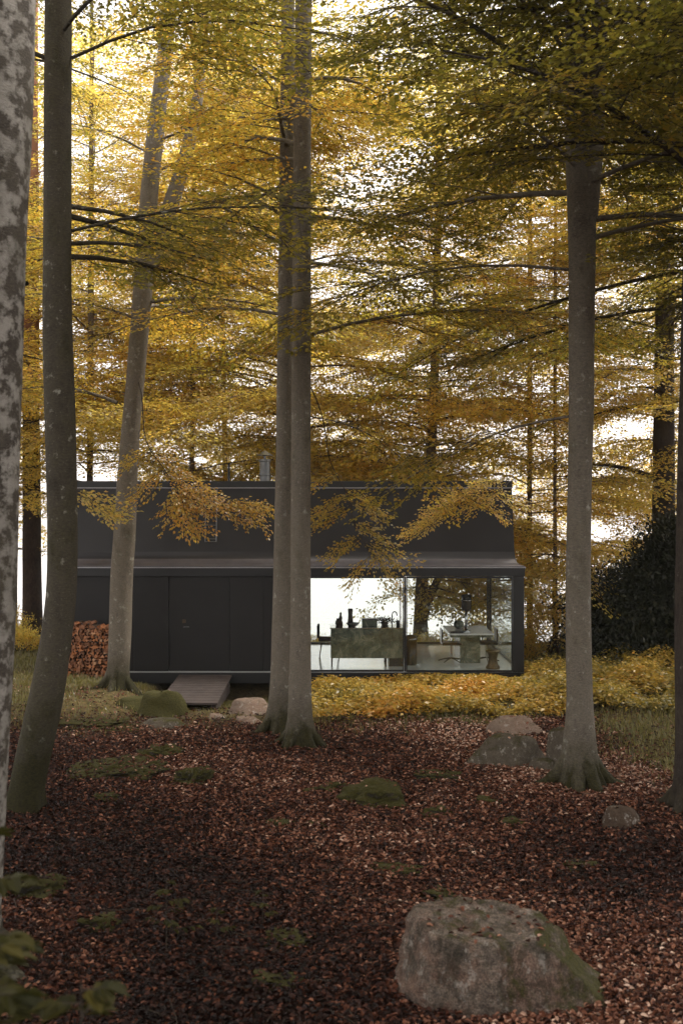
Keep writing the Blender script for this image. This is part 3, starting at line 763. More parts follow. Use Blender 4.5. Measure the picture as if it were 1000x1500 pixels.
def grass_blades(n, xr, yr, h, fn):
    x = rng.uniform(*xr, n); y = rng.uniform(*yr, n); k = (rng.random(n) < fn(x, y)) & ~in_house(x, y); x = x[k]; y = y[k]; n = len(x)
    g = gz(x, y); az = rng.uniform(0, 2*PI, n); H = h*rng.uniform(.4, 1.3, n)*(1+.4*np.sin(x*3)*np.cos(y*2.3)); w = rng.uniform(.003, .007, n)*1.3; b = rng.uniform(.1, .7, n)*H
    dx, dy = np.cos(az), np.sin(az); P = np.stack([x, y, g-.01], 1); S = np.stack([-dy*w, dx*w, 0*w], 1)
    mid = P+np.stack([dx*b*.35, dy*b*.35, H*.6], 1); tip = P+np.stack([dx*b, dy*b, H], 1)
    q1 = np.stack([P-S, P+S, mid+S*.8, mid-S*.8], 1); q2 = np.stack([mid-S*.8, mid+S*.8, tip+S*.1, tip-S*.1], 1)
    return np.stack([q1, q2], 1).reshape(-1, 4, 3), np.repeat(np.clip(rng.normal(.5, .2, n), 0, 1), 2)
G1, t1 = grass_blades(200000, (-10, 10), (12, 30), .10, lambda x, y: grassy(x, y)*.9*(1-.8*((x > -5.2) & (x < -.6) & (y < 20.6))))
tag(link('grass', quads_mesh('grass', G1, t1), M['grass']), 'thin yellowed grass among the leaves near the cabin', 'grass', kind='stuff')

def litter(n, yr, size, big=1):
    y = rng.uniform(*yr, n); x = (rng.random(n)*2-1)*(.36*y+1.6)
    k = rng.random(n) < (1-.85*grassy(x, y)); x = x[k]; y = y[k]; n = len(x)
    N0 = ground_frames(x, y); Nn = unit(N0+rng.normal(size=(n, 3))*np.array([.34, .34, .1]))
    az = rng.uniform(0, 2*PI, n); A = np.stack([np.cos(az), np.sin(az), np.zeros(n)], 1); A = unit(A-Nn*(A*Nn).sum(1, keepdims=True))
    z = gz(x, y)+rng.uniform(.0, .035, n)+.012; okk = np.ones(n, bool)
    for q in range(n):                                                  # some leaves come to rest on the stones
        h = BVH.ray_cast(Vector((x[q], y[q], 3)), Vector((0, 0, -1)))
        if h[0] is not None and h[0].z > z[q]:
            if h[1].z < .75 or random.random() > LODGE[h[2] >= NROCK]: okk[q] = False
            z[q] = h[0].z+.006
    x, y, z, Nn, A = x[okk], y[okk], z[okk], Nn[okk], A[okk]; n = len(x)
    L = size*rng.uniform(.65, 1.25, n); P = np.stack([x, y, z], 1)
    t = np.clip(rng.beta(2.0, 3.2, n)+.16*sstep(12.5, 16, y)+1.6*wob(x*1.6+3, y*1.6)-.05*(1-sstep(6, 11, y))+.10*np.sin(x*1.3+y*.7)+.08*wob(x*4, y*4)*10, 0, 1)  # paler towards the clearing, darker near the view: daylight put into the leaf tint
    return leaf_quads(P-A*L[:, None]*.5, A, Nn, L, L*rng.uniform(.5, .75, n), .30, True), np.repeat(t, 2)
# ------------------------------------------------------------------ stones
def rock(name, label, c, size, planes, m, cat='rock', group=None, sub=5, rz=0, rough=.05, sharp=14, seed=0, H=.9):
    bm = NB(); bmesh.ops.create_icosphere(bm, subdivisions=sub, radius=1)
    co = np.array([v.co[:] for v in bm.verts]); pn = unit(np.array([p[:3] for p in planes])); pd = np.array([p[3] for p in planes])
    dots = np.maximum(co@pn.T, 1e-3)/pd[None]
    r = 1/(np.sum(dots**sharp, 1)**(1/sharp))
    V = co*r[:, None]
    out = []
    for v in V:
        q = Vector(v)*1.7+Vector((seed*3.1, seed*1.7, 0)); h = noise.fractal(q, H, 2.1, 8)*rough*1.6+noise.noise(q*.6)*rough*1.4
        h -= max(0, noise.noise(q*2.3+Vector((5, 5, 5))))*rough*.9
        u = Vector(v).normalized(); out.append(Vector(v)+u*h)
    for v, q in zip(bm.verts, out): v.co = (q.x*size[0], q.y*size[1], q.z*size[2])
    o = bm_obj(name, bm, m, None, True); o.location = [float(t) for t in c]; o.rotation_euler.z = rz
    return tag(o, label, cat, group)
def rplanes(seed, flat=.0):
    r = random.Random(seed); pl = [(0, 0, 1, .8), (0, 0, -1, .6)]
    for k in range(9):
        a = 2*PI*k/9+r.uniform(-.3, .3); pl.append((math.cos(a), math.sin(a), r.uniform(.0, .9), r.uniform(.72, 1.0)))
    return pl
BD = 7.6
bc = at(725, 1420, BD)
rock('boulder', 'big angular boulder with pink stone and moss in the foreground', (bc[0]-.02, BD, float(gz(bc[0], BD))+.05), (.76, .50, .555),
     [(.03, -.13, 1, .84), (-.97, -.20, .22, .86), (-.55, -.88, .22, .86), (.10, -.95, .30, .80), (.86, -.15, .62, .86), (.55, -.8, .35, .92), (0, 1, .2, .9), (-.7, .7, .1, .95), (.7, .6, .5, .9), (0, 0, -1, .8)],
     M['rock_big'], sub=6, rough=.034, sharp=140, seed=4, H=.62)
RG = 'stones among the fallen leaves'
def place_rock(label, px, py, wpx, hpx, m, seed, group=None, name='rock', cat='rock', rough=.05, deep=.8, sub=4, rz=0):
    """px,py: middle of its foot in the view"""
    D = 8.0
    for _ in range(40): D = (EYE-float(gz((px-500)/F*D, D)))/(py-750)*F*.5+D*.5
    w = wpx/F*D; h = hpx/F*D; x = (px-500)/F*D; dy = w*deep
    return rock(name, label, (x, D+dy*.4, float(gz(x, D+dy*.4))+h*.12), (w/2/.9, dy/2/.9, h*1.05), rplanes(seed), m, cat, group, sub, rz, rough, 12, seed)
place_rock('rounded grey-brown boulder left of the right beech', 752, 1124, 92, 42, M['rock_grey'], 11, RG)
place_rock('flat pale pinkish stone among the golden plants', 755, 1076, 78, 20, M['rock_pale'], 12, RG)
place_rock('tall grey stone leaning against the right beech foot', 822, 1128, 40, 62, M['rock_grey'], 13, RG)
place_rock('small low stone between the grey boulder and the right beech', 800, 1130, 44, 16, M['rock_grey'], 14, RG)
place_rock('small bare brown stone on the leaves at the right', 912, 1214, 56, 30, M['rock_brown'], 15, RG)
place_rock('moss-capped rock beside the slanting beech', 238, 1052, 70, 38, M['rock_moss'], 16, RG)
place_rock('low mossy hump against the slanting beech foot', 198, 1040, 58, 20, M['rock_moss'], 17, RG)
place_rock('flat grey slab of stone in the leaves by the entrance', 238, 1068, 62, 12, M['rock_grey'], 18, RG)
place_rock('smooth tan stone beside the entrance ramp', 364, 1046, 66, 20, M['rock_pale'], 19, RG)
place_rock('small pale stone just below the tan one', 360, 1060, 34, 9, M['rock_pale'], 20, RG)
place_rock('small pale stone left of the paired trunks', 315, 1054, 24, 7, M['rock_pale'], 21, RG)
place_rock('round mossy rock in the middle of the forest floor', 550, 1182, 84, 27, M['rock_moss'], 22, RG, rough=.22, sub=5)
MG = 'mossy humps on the forest floor'
for i, (lab, px, py, w, h) in enumerate([
    ('long low mossy ridge at the left', 170, 1140, 150, 24), ('dark mossy lump ending the long ridge', 276, 1152, 70, 30), ('mossy hump above the long ridge', 232, 1110, 64, 20),
    ('moss cushion left of the round mossy rock', 488, 1160, 58, 16), ('moss cushion behind the round mossy rock', 652, 1144, 76, 14), ('moss cushion right of the round mossy rock', 642, 1196, 46, 16),
    ('thin moss streak in the middle foreground', 590, 1286, 84, 13), ('moss patch low in the middle foreground', 424, 1390, 92, 20), ('moss patch just behind the big boulder', 650, 1322, 70, 16),
    ('mossy mound at the left edge', 40, 1318, 120, 34), ('small moss patch before the mossy mound', 140, 1364, 62, 20), ('thin moss patch near the middle of the left floor', 155, 1174, 50, 12),
    ('small moss patch above the right floor', 714, 1178, 46, 9), ('slim moss streak left of the brown stone', 752, 1210, 44, 9), ('moss strip in the right foreground', 852, 1276, 66, 12),
    ('thin moss patch below the paired trunks', 412, 1212, 50, 10), ('faint moss patch beside it', 462, 1212, 40, 8), ('moss patch at the lowest middle edge', 410, 1452, 80, 18), ('moss patch beside the slab by the entrance', 130, 1070, 130, 10)]):
    place_rock(lab, px, py, w*.85, h*.62, M['rock_moss'], 40+i, MG, 'moss_hump', 'moss', .30, .8, 5)

from mathutils.bvhtree import BVHTree
_v, _f = [], []; NROCK = 0
_st = [o for o in COL.objects if o.type == 'MESH' and (o.name.startswith('rock') or o.name.startswith('boulder'))]; _hu = [o for o in COL.objects if o.name.startswith('moss_hump')]
for o in _st+_hu:
    if _hu and o is _hu[0]: NROCK = len(_f)
    b = len(_v); _v += [v.co*1.0+o.location for v in o.data.vertices]; _f += [[b+i for i in p.vertices] for p in o.data.polygons]
BVH = BVHTree.FromPolygons(_v, _f); LODGE = {False: .05, True: .26}
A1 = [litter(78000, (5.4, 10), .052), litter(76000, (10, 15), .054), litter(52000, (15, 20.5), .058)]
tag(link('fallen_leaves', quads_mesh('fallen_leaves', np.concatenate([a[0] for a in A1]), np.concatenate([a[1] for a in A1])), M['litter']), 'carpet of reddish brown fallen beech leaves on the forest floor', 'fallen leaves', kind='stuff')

_tw = []
for _ in range(420):
    y_ = random.uniform(5.6, 18)**1.0; x_ = random.uniform(-1, 1)*(.36*y_+1); a = random.uniform(0, 6.28); l_ = random.uniform(.12, .5); p_ = np.array([x_, y_, float(gz(x_, y_))+.03])
    for q in range(3):
        a += random.uniform(-.3, .3); x_ += math.cos(a)*l_/3; y_ += math.sin(a)*l_/3; e_ = np.array([x_, y_, float(gz(x_, y_))+.03+random.uniform(0, .03)]); _tw += tri_seg(p_, e_, .005-.001*q); p_ = e_
tag(link('fallen_twigs', quads_mesh('fallen_twigs', np.array(_tw)), M['twig']), 'thin dry twigs strewn over the fallen leaves', 'twigs', kind='stuff')

# ------------------------------------------------------------------ the cabin
X0, X1, YF, YB = -6.48, 4.11, 22.62, 27.66
cab = empty('cabin', (-1, 25.1, -.25), label='long black steel cabin with a tall hipped metal roof and a glazed right half', cat='cabin')
cab_off = Vector((1, -25.1, .25))
def cp(name, bm, m, parent=None, smooth=False, label=None):
    o = bm_obj(name, bm, m, parent or cab, smooth)
    if parent is None:
        o.location = cab_off
    if label: o['label'] = label
    return o
# roof: rings from the eave up the curved flare to the cap
def ring(bm, of, os_, ob, z): return [bm.verts.new(v) for v in ((X0+os_, YF+of, z), (X1-os_, YF+of, z), (X1-os_, YB-ob, z), (X0+os_, YB-ob, z))]
bm = NB(); prof = [(0, 0, 0, 2.36), (.0, .0, 0, 2.385), (.10, .10, .10, 2.41), (.20, .15, .20, 2.46), (.265, .175, .265, 2.54), (.295, .185, .295, 2.63), (.305, .19, .305, 2.70), (.52, .215, .52, 4.14)]
rs = [ring(bm, *p) for p in prof]
for k, (a, b) in enumerate(zip(rs, rs[1:])):
    for i in range(4):
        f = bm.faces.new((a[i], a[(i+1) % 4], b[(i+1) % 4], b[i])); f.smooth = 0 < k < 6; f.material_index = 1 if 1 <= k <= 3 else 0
bm.faces.new(rs[-1]); bm.faces.new(rs[0][::-1])
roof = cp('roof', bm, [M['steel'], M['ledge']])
bm = NB(); bx(bm, X0+.20, X1-.20, YF+.50, YB-.50, 4.165, 4.31, .01); cp('ridge_cap', bm, M['frame'], roof)
bm = NB(); bx(bm, X0+.19, X1-.19, YF+.485, YB-.485, 4.141, 4.163); cp('trim_strip', bm, M['trim'], roof)
bm = NB(); bx(bm, X0-.01, X1+.01, YF-.012, YF+.0, 2.345, 2.372); cp('gutter_edge', bm, M['trim'], roof)
# fascia beam, floor frame, posts
bm = NB(); bx(bm, X0+.03, X1-.0, YF+.03, YF+.26, 2.16, 2.355, .006); bx(bm, X0+.03, X1, YB-.26, YB-.03, 2.16, 2.355, .006); bx(bm, X1-.24, X1-.004, YF+.262, YB-.262, 2.16, 2.355); cp('fascia', bm, M['frame'])
bm = NB(); bx(bm, X0+.03, X1, YF+.02, YB-.02, -.24, -.004, .008); cp('base_frame', bm, M['frame'])
bm = NB(); bx(bm, X0+.06, X1-.05, YF+.10, YB-.06, -.003, .008); cp('floor', bm, M['floor'])
bm = NB(); bx(bm, X0+.05, X1-.27, YF+.265, YB-.265, 2.18, 2.34); cp('ceiling', bm, M['ceil'])
for (px0, px1, py0, py1) in ((X1-.27, X1-.02, YF+.04, YF+.18), (X1-.135, X1-.105, YB-.12, YB-.09), (-1.02, -.93, YF+.04, YF+.16)):
    bm = NB(); bx(bm, px0, px1, py0, py1, .009, 2.158, .005); cp('post', bm, M['frame'])
# feet under the frame
for fx in (-5.6, -3.2, -.9, 1.6, 3.7):
    for fy in (YF+.5, YB-.5):
        bm = NB(); lathe(bm, [(.09, -.75), (.09, -.25)], (fx, fy, 0), 14); cp('foot', bm, M['frame'])
# front wall panels
edges = [X0+.05, -5.14, -4.66, -3.88, -2.51, -1.75, -1.03]
for a_, b_ in zip(edges, edges[1:]):
    isdoor = abs(a_+3.88) < .01; dy = .02 if isdoor else (-.012 if abs(a_+4.66) < .01 else 0)
    bm = NB(); bx(bm, a_+.002, b_-.002, YF+.12+dy, YF+.18, .02, 2.155, .003)
    o = cp('door' if isdoor else 'wall_panel', bm, M['wall'])
    if isdoor:
        bm = NB(); tube(bm, [(a_+.34, YF+.14, 1.02), (a_+.34, YF+.085, 1.02), (a_+.46, YF+.085, 1.02)], .011); lathe(bm, [(.025, 0), (.025, .01)], (a_+.34, YF+.13, 1.0), 12); cp('handle', bm, M['pipe'], o)
        bm = NB(); bx(bm, a_+.30, a_+.38, YF+.125, YF+.139, 1.10, 1.18); cp('lock_plate', bm, M['bronze'], o)
bm = NB(); bx(bm, X0+.06, X0+.12, YF+.19, YB-.15, .01, 2.16); bx(bm, X0+.13, -1.03, YB-.2, YB-.12, .01, 2.16); bx(bm, -1.02, -.95, YF+.19, YB-.13, .01, 2.16); cp('inner_wall', bm, M['wall'])
# windows: front two panes, side, back
def window(x0, x1, y0, y1, label=None, t=.022):
    bm = NB()
    if y1-y0 < .2:
        bx(bm, x0, x0+t, y0, y1, .012, 2.155); bx(bm, x1-t, x1, y0, y1, .012, 2.155)
        bx(bm, x0+t, x1-t, y0, y1, .010, .05); bx(bm, x0+t, x1-t, y0, y1, 2.11, 2.154)
        fr = cp('window', bm, M['frame'], None, label=label); ym = (y0+y1)/2
        bm = NB(); bx(bm, x0+t, x1-t, ym-.006, ym+.006, .05, 2.11); cp('pane', bm, M['glass'], fr)
    else:
        bx(bm, x0, x1, y0, y0+t, .012, 2.155); bx(bm, x0, x1, y1-t, y1, .012, 2.155); bx(bm, x0, x1, y0+t, y1-t, .010, .05); bx(bm, x0, x1, y0+t, y1-t, 2.11, 2.154)
        fr = cp('window', bm, M['frame'], None, label=label); xm = (x0+x1)/2
        bm = NB(); bx(bm, xm-.006, xm+.006, y0+t, y1-t, .05, 2.11); cp('pane', bm, M['glass'], fr)
window(-.93, 1.40, YF+.09, YF+.13, 'wide left glass pane before the kitchen island'); window(1.45, 3.83, YF+.05, YF+.085, 'right sliding glass pane before the dining table')
bm = NB(); bx(bm, 1.405, 1.445, YF+.06, YF+.12, .02, 2.15); cp('mullion', bm, M['frame'])
window(-.9, 1.6, YB-.12, YB-.08); window(1.62, 3.97, YB-.12, YB-.08, t=.012); window(X1-.10, X1-.06, YF+.20, YB-.13, 'glazed end wall', t=.012)
# flue on the roof
fl = at(388, 700, 25.0)
bm = NB(); lathe(bm, [(.13, 4.0), (.13, 4.50), (.145, 4.51), (.145, 4.55), (.13, 4.56), (.13, 4.84), (.15, 4.85), (.15, 4.90), (.12, 4.91)], (fl[0], 25.0, 0)); ch = cp('chimney', bm, M['pipe'], roof)
bm = NB(); lathe(bm, [(.03, 4.91), (.03, 4.99), (.21, 5.0), (.02, 5.12)], (fl[0], 25.0, 0)); cp('chimney_cap', bm, M['pipe'], roof)
bm = NB(); tube(bm, [(fl[0]-.8, 24.2, 4.31), (fl[0]-.8, 24.2, 4.75)], .03); cp('vent_pipe', bm, M['frame'], roof)
# ladder hung on the roof face
ly = lambda z: YF+.30+.22*(z-2.70)/1.44-.05
lad = empty('roof_ladder', (-2.96, ly(3.4), 2.9), label='slim metal ladder hanging on the cabin roof face', cat='ladder')
lo = Vector((2.96, -ly(3.4), -2.9))
for s in (-.125, .125):
    bm = NB(); tube(bm, [(-2.96+s, ly(2.92), 2.92), (-2.96+s, ly(4.12), 4.12)], .012); bm_obj('rail', bm, M['pipe'], lad).location = lo
for z in (2.93, 2.99, 3.3, 3.6, 3.9):
    bm = NB(); tube(bm, [(-2.96-.125, ly(z), z), (-2.96+.125, ly(z), z)], .011); bm_obj('rung', bm, M['pipe'], lad).location = lo
# entrance ramp of boards
ramp_e = empty('entrance_ramp', (-3.0, 21.4, -.1), label='sloping grey boardwalk ramp up to the cabin door', cat='ramp')
ro = Vector((3.0, -21.4, .1))
for k in range(12):
    y0 = 19.9+k*.222; z = lambda y: -.16+(y-19.9)/2.66*.13
    bm = NB(); xl, xr = -3.62, -2.44
    vs = [(xl, y0, z(y0)-.04), (xr, y0, z(y0)-.04), (xr, y0+.212, z(y0+.212)-.04), (xl, y0+.212, z(y0+.212)-.04)]
    b = [bm.verts.new(v) for v in vs]; t = [bm.verts.new((v[0], v[1], v[2]+.04)) for v in vs]
    bm.faces.new(b[::-1]); bm.faces.new(t)
    for i in range(4): bm.faces.new((b[i], b[(i+1) % 4], t[(i+1) % 4], t[i]))
    bm_obj('board', bm, M['deck'], ramp_e).location = ro
bm = NB()
for xx in (-3.58, -2.56): bx(bm, xx, xx+.08, 20.0, 22.5, -.42, -.21)
bm_obj('joist', bm, M['deck'], ramp_e).location = ro
# firewood
logm = []
for v in range(5):
    bm = NB(); r = random.Random(v); k = 3 if v < 3 else 4
    a0 = r.uniform(0, 6); an = sorted([a0+2*PI*i/k+r.uniform(-.3, .3) for i in range(k)]); rr = [r.uniform(.040, .058) for _ in an]
    f0 = [bm.verts.new((math.cos(a)*q, -.18, math.sin(a)*q)) for a, q in zip(an, rr)]; f1 = [bm.verts.new((math.cos(a)*q*1.05, .18, math.sin(a)*q*1.05)) for a, q in zip(an, rr)]
    bm.faces.new(f0[::-1]); bm.faces.new(f1)
    for i in range(k):
        f = bm.faces.new((f0[i], f0[(i+1) % k], f1[(i+1) % k], f1[i])); f.material_index = 1 if i == 0 else 0
    bmesh.ops.recalc_face_normals(bm, faces=bm.faces[:])
    bmesh.ops.bevel(bm, geom=bm.edges[:], offset=.004, segments=1, affect='EDGES')
    me = bpy.data.meshes.new('firewood_log'); bm.to_mesh(me); bm.free(); me.materials.append(M['log']); me.materials.append(M['logbark']); logm.append(me)
zg = float(gz(-5.6, 22.2))
nrow = 17
for rrow in range(nrow):
    for c in range(13):
        if rrow >= nrow-1 and random.random() < .45: continue
        o = bpy.data.objects.new('firewood_log', random.choice(logm)); COL.objects.link(o)
        o.location = (-6.06+c*.076+(rrow % 2)*.036+random.uniform(-.01, .01), 22.32+random.uniform(-.05, .03), zg+.06+rrow*.071+random.uniform(-.008, .008))
        o.rotation_euler = (random.uniform(-.05, .05), random.uniform(0, 6.28), random.uniform(-.08, .08))
        o.scale = (random.uniform(.85, 1.15),)*3
        tag(o, 'loose split log lying on top of the firewood stack' if rrow == nrow-1 else 'split log packed in the firewood stack beside the slanting beech', 'firewood', 'split firewood logs stacked by the cabin wall')

# ------------------------------------------------------------------ inside
def thing(name, loc, label, cat, group=None, rz=0): return empty(name, loc, rz, label=label, cat=cat, group=group)
FZ = .009
isl = thing('kitchen_island', (.60, 23.85, FZ), 'dark green marble kitchen island behind the left pane', 'kitchen island')
box_o('front_panel', M['marble'], isl, -.85, .88, -.42, -.39, .20, .885, bev=.003); box_o('cabinet', M['black'], isl, -.84, .86, -.388, .36, .20, .883)
box_o('worktop', M['chrome'], isl, -.87, .89, -.44, .38, .886, .905, bev=.002); box_o('plinth', M['black'], isl, .50, .84, -.34, .3, 0, .199)
for (a_, b_) in ((-.84, -.38), (-.84, .33), (.42, -.38), (.42, .33)): box_o('leg', M['black'], isl, a_, a_+.03, b_, b_+.03, 0, .199)
bm = NB(); tube(bm, [(.60, .15, .906), (.60, .15, 1.15), (.615, .12, 1.21), (.66, .08, 1.235), (.70, .05, 1.21), (.71, .04, 1.14)], .014, 10); bm_obj('faucet', bm, M['black'], isl, True)
CT = .914
hob = thing('cooking_pot_box', (.66, 23.85, CT), 'low dark green lidded roasting box on the kitchen island', 'box')
box_o('body', M['marble'], hob, -.18, .18, -.14, .14, 0, .15, bev=.012); box_o('lid', M['black'], hob, -.185, .185, -.145, .145, .151, .175, bev=.006)
def lathe_thing(name, loc, label, cat, prof, m, group=None, n=24):
    o = bm_obj(name, lathe(NB(), prof, n=n), m, None, True); o.location = loc; return tag(o, label, cat, group)
lathe_thing('pepper_mill', (-.02, 23.75, CT), 'dark turned pepper mill at the left end of the island', 'pepper mill', [(.05, 0), (.05, .10), (.03, .14), (.045, .19), (.03, .24), (.02, .27), (.028, .30), (.012, .33)], M['clay'])
lathe_thing('carafe', (-.08, 23.9, CT), 'small squat dark jar beside the pepper mill', 'jar', [(.05, 0), (.07, .05), (.06, .11), (.035, .14), (.04, .17)], M['black'])
lathe_thing('vase', (.21, 23.9, CT), 'tall dark flared vase on the kitchen island', 'vase', [(.05, 0), (.065, .1), (.05, .25), (.06, .38), (.045, .40)], M['clay'])
lathe_thing('bowl', (.26, 23.66, CT), 'shallow grey bowl in front of the tall vase', 'bowl', [(.05, 0), (.11, .03), (.16, .09), (.15, .09), (.09, .03)], M['pipe'])
lathe_thing('canister', (1.33, 23.75, CT), 'small dark canister beside the faucet', 'canister', [(.045, 0), (.045, .13), (.03, .14)], M['black'])
hp = thing('herb_pot', (1.02, 24.0, CT), 'low pot of green herbs by the faucet', 'plant')
bm_obj('pot', lathe(NB(), [(.07, 0), (.09, .08)]), M['clay'], hp)
k = 260; P = rng.normal(size=(k, 3))*np.array([.14, .07, .035])+np.array([0, 0, .12]); A = unit(rng.normal(size=(k, 3))); L = np.full(k, .05)
link('foliage', quads_mesh('foliage', leaf_quads(P, A, unit(rng.normal(size=(k, 3))+np.array([0, 0, 1])), L, L*.6), np.full(k, .8)), M['leaf_green'], hp)
bn = thing('waste_bin', (1.63, 23.75, FZ), 'tall black pedal waste bin behind the glass joint', 'waste bin')
bm_obj('body', lathe(NB(), [(.13, 0), (.145, .03), (.145, .60)]), M['black'], bn, True); bm_obj('rim', lathe(NB(), [(.15, .601), (.15, .63)]), M['chrome'], bn, True)
bm_obj('lid', lathe(NB(), [(.145, .631), (.135, .67), (.08, .70), (.01, .71)]), M['black'], bn, True); box_o('pedal', M['chrome'], bn, .12, .20, -.03, .03, .01, .03)
# dining table with a long white top
tb = thing('dining_table', (3.05, 24.9, FZ), 'long dining table with a pale top and a dark marble pedestal', 'table')
box_o('tabletop', M['white'], tb, -.52, .52, -1.2, .5, .70, .735, bev=.005); box_o('pedestal', M['marble'], tb, -.24, .24, -.9, .3, 0, .64, bev=.004); box_o('apron', M['marble'], tb, -.50, .50, -1.17, .47, .641, .698)
def shell_chair(loc, rz, label):
    c = thing('swivel_chair', loc, label, 'chair', 'swivel chairs at the dining table', rz)
    bm_obj('seat', bx(NB(), -.24, .24, -.23, .23, .42, .48, .02), M['black'], c)
    bm = NB(); bx(bm, -.25, -.215, -.22, .22, .49, .80, .015); bm_obj('backrest', bm, M['black'], c)
    bm_obj('column', tube(NB(), [(0, 0, .09), (0, 0, .419)], .025, 12), M['chrome'], c)
    for k in range(5):
        a = 2*PI*k/5+.3; bm_obj('leg', tube(NB(), [(0, 0, .10), (math.cos(a)*.16, math.sin(a)*.16, .075), (math.cos(a)*.31, math.sin(a)*.31, .025)], [.018, .014, .012]), M['black'], c)
    return c
shell_chair((2.62, 24.2, FZ), 0, 'swivel chair on the left side of the dining table'); shell_chair((3.48, 24.3, FZ), PI, 'swivel chair on the right side of the dining table')

TT = .747
lp = thing('table_lamp', (2.98, 24.15, TT), 'tall lamp with a black drum shade standing on the dining table', 'lamp')
bm_obj('foot', lathe(NB(), [(.11, 0), (.11, .02), (.03, .03)]), M['chrome'], lp); bm_obj('stem', tube(NB(), [(0, 0, .03), (0, 0, .52)], .035, 14), M['chrome'], lp, True)
bm_obj('shade', lathe(NB(), [(.10, .50), (.115, .51), (.115, .74)]), M['clay'], lp); bm_obj('shade_band', lathe(NB(), [(.118, .741), (.118, .755)]), M['chrome'], lp); bm_obj('shade_top', lathe(NB(), [(.115, .756), (.115, .87), (.105, .88)]), M['black'], lp)
lt = thing('laptop', (2.72, 23.95, TT), 'closed dark laptop on the near left of the dining table', 'laptop')
box_o('base', M['black'], lt, -.15, .15, -.1, .1, 0, .012); box_o('lid', M['black'], lt, -.15, .15, -.1, .1, .014, .022)
lathe_thing('flower_bowl', (2.86, 24.7, TT), 'round dark green bowl behind the table lamp', 'bowl', [(.05, 0), (.12, .06), (.13, .13), (.09, .2), (.07, .2)], M['marble'])
lathe_thing('stool', (3.47, 23.2, FZ), 'small bronze hourglass stool in the right corner', 'stool', [(.16, 0), (.165, .04), (.12, .10), (.095, .22), (.12, .34), (.165, .39), (.165, .42)], M['bronze'])
ch = thing('side_chair', (-.30, 24.9, FZ), 'low blue-grey armless chair left of the kitchen island', 'chair')
bm_obj('seat', bx(NB(), -.26, .26, -.25, .25, .42, .50, .03), M['fabric'], ch); bm_obj('backrest', bx(NB(), -.30, -.24, -.24, .24, .51, .82, .025), M['fabric'], ch)
for (a_, b_) in ((-1, -1), (-1, 1), (1, -1), (1, 1)): bm_obj('leg', tube(NB(), [(a_*.18, b_*.18, .42), (a_*.24, b_*.23, 0)], [.018, .011]), M['wood'], ch)
mk = box_o('marker_post', M['yellow'], None, 4.10, 4.19, 22.3, 22.36, -.5, -.16); tag(mk, 'small yellow marker at the lower right cabin corner', 'marker')

# ------------------------------------------------------------------ saplings
def sapling(label, base, h, n, leaf, leafm, spread, lean=(0, 0), rstem=.006, fine=True, group='small saplings in the foreground'):
    base = np.array(base, float); root = empty('sapling', base, label=label, cat='sapling', group=group); w = Wood()
    tt = np.linspace(0, 1, 8); Q = np.stack([base[0]+lean[0]*tt**1.4, base[1]+lean[1]*tt**1.4, base[2]+h*tt], 1); w.add(Q, np.linspace(rstem, .003, 8), 6)
    P, A, Nn = [], [], []
    for k in range(n):
        f = .3+.7*(k+.5)/n; p = np.array([np.interp(f, tt, Q[:, i]) for i in range(3)]); az = k*2.4+random.uniform(-.4, .4); L = spread*(1.15-f)*random.uniform(.6, 1.1)
        e = p+np.array([math.cos(az)*L, math.sin(az)*L, L*.15]); w.add(np.array([p, e]), [.0035, .002], 5)
        for j in range(6):
            P.append(p+(e-p)*(.25+.15*j)); la = az+(.8 if j % 2 else -.8); A.append([math.cos(la), math.sin(la), -.2]); Nn.append([random.gauss(0, .25), random.gauss(0, .25), 1])
        P.append(e); A.append([math.cos(az), math.sin(az), -.2]); Nn.append([0, 0, 1])
    w.build('stem', M['twig'], root); nl = len(P); L = leaf*rng.uniform(.7, 1.2, nl)
    me = quads_mesh('foliage', leaf_quads(np.array(P), unit(np.array(A)), unit(np.array(Nn)), L, L*.62, .12, True)-np.array(root.location), np.repeat(np.clip(rng.normal(.5, .25, nl), 0, 1), 2))
    link('foliage', me, leafm, root)
def gp(px, D): x = (px-500)/F*D; return (x, D, float(gz(x, D)))
sapling('thin young sapling with few leaves in the left foreground', gp(244, 8.3), .62, 9, .07, M['leaf_green'], .32)
sapling('tiny sapling in the leaves near the middle foreground', gp(385, 8.9), .34, 5, .055, M['leaf_green'], .14)
sapling('small sapling stem right of the thin one', gp(318, 8.6), .30, 5, .06, M['leaf_green'], .16)
sapling('pale seedling beside the slanting beech', gp(232, 20.2), .42, 6, .06, M['leaf_green'], .14)
sapling('blurred leafy plant close in the lower left corner', (-1.05, 3.05, float(gz(-1.05, 3.05))), 1.02, 18, .10, M['leaf_green'], .55, (-.1, .1))
sapling('second blurred leafy plant at the lower left edge', (-1.22, 3.5, float(gz(-1.2, 3.5))), 1.15, 15, .10, M['leaf_green'], .40, (.0, .1))
sapling('blurred low plant at the bottom edge left of the middle', (-.86, 3.3, float(gz(-.86, 3.3))), .90, 14, .10, M['leaf_green'], .45, (.0, .05))
sapling('blurred yellowish sprig at the left edge above the corner plant', (-1.35, 3.9, float(gz(-1.35, 3.9))), 1.62, 7, .10, M['leaf_green'], .34, (.0, .0))

# ------------------------------------------------------------------ lake haze
hm, hnt, hout = mat('lake_haze')
pv = hnt.nodes.new('ShaderNodeVolumePrincipled'); pv.inputs['Color'].default_value = (.97, .95, .93, 1); pv.inputs['Density'].default_value = .0006; pv.inputs['Anisotropy'].default_value = .3
hnt.links.new(pv.outputs[0], hout.inputs['Volume'])
hz = bm_obj('haze', bx(NB(), -3100, 3100, -3100, 5100, -6.5, 21), hm); tag(hz, 'thin pale haze hanging over the lake and between the far trees', 'haze', kind='stuff')

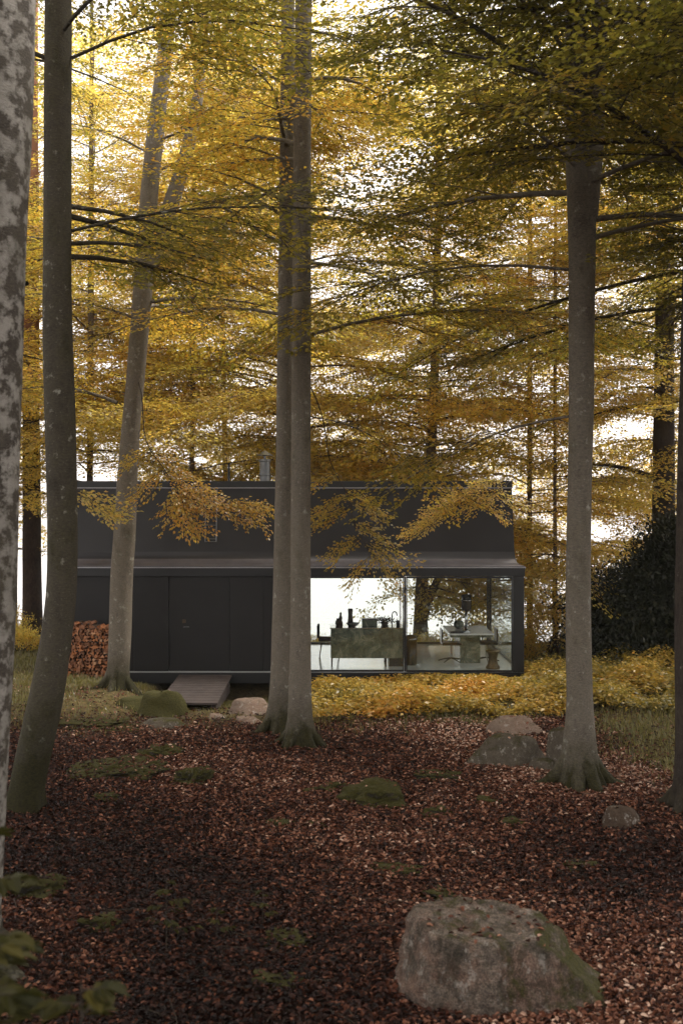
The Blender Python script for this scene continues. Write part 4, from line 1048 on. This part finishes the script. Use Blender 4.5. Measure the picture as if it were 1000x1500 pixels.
# ------------------------------------------------------------------ light, sky, camera
w = bpy.data.worlds.new('World'); sc.world = w; w.use_nodes = True; nt = w.node_tree; nt.nodes.clear()
out = nt.nodes.new('ShaderNodeOutputWorld'); bg = nt.nodes.new('ShaderNodeBackground')
sky = nt.nodes.new('ShaderNodeTexSky'); sky.sky_type = 'NISHITA'; sky.sun_disc = False
SE, SR = R(54), R(62)
sky.sun_elevation = SE; sky.sun_rotation = SR; sky.air_density = 1.0; sky.dust_density = 4.0; sky.ozone_density = 1.0
hs = nt.nodes.new('ShaderNodeHueSaturation'); hs.inputs['Saturation'].default_value = .25
nt.links.new(sky.outputs[0], hs.inputs['Color'])
ov = nt.nodes.new('ShaderNodeMix'); ov.data_type = 'RGBA'; ov.inputs[0].default_value = .55; ov.inputs[7].default_value = (9.5, 8.8, 8.4, 1)   # cloud layer
nt.links.new(hs.outputs[0], ov.inputs[6]); nt.links.new(ov.outputs[2], bg.inputs[0])
bg.inputs[1].default_value = .15; nt.links.new(bg.outputs[0], out.inputs[0])
ld = bpy.data.lights.new('sun', 'SUN'); ld.energy = 2.4; ld.angle = R(12); ld.color = (1, .93, .84)
lo_ = bpy.data.objects.new('sun', ld); COL.objects.link(lo_)
# sun_rotation is measured clockwise from +Y seen from above
sd = Vector((math.sin(SR)*math.cos(SE), math.cos(SR)*math.cos(SE), math.sin(SE)))
lo_.rotation_euler = (-sd).to_track_quat('-Z', 'Y').to_euler()
cd = bpy.data.cameras.new('camera'); cam = bpy.data.objects.new('camera', cd); COL.objects.link(cam); sc.camera = cam
cam.location = (0, 0, EYE); cam.rotation_euler = (R(90), 0, 0)
cd.sensor_fit = 'VERTICAL'; cd.sensor_height = 36; cd.sensor_width = 24; cd.lens = F/1500*36; cd.clip_end = 9000; cd.clip_start = .05
cd.dof.use_dof = True; cd.dof.focus_distance = 18; cd.dof.aperture_fstop = 2.0
sc.view_settings.view_transform = 'Standard'; sc.view_settings.look = 'None'; sc.view_settings.exposure = 1.10; sc.view_settings.gamma = 1
sc.cycles.max_bounces = 8; sc.cycles.diffuse_bounces = 4; sc.cycles.caustics_reflective = False; sc.cycles.caustics_refractive = False; sc.cycles.transparent_max_bounces = 12; sc.cycles.transmission_bounces = 6
tot = sum(len(o.data.polygons) for o in sc.objects if o.type == 'MESH'); print('polys', tot, 'objects', len(sc.objects))
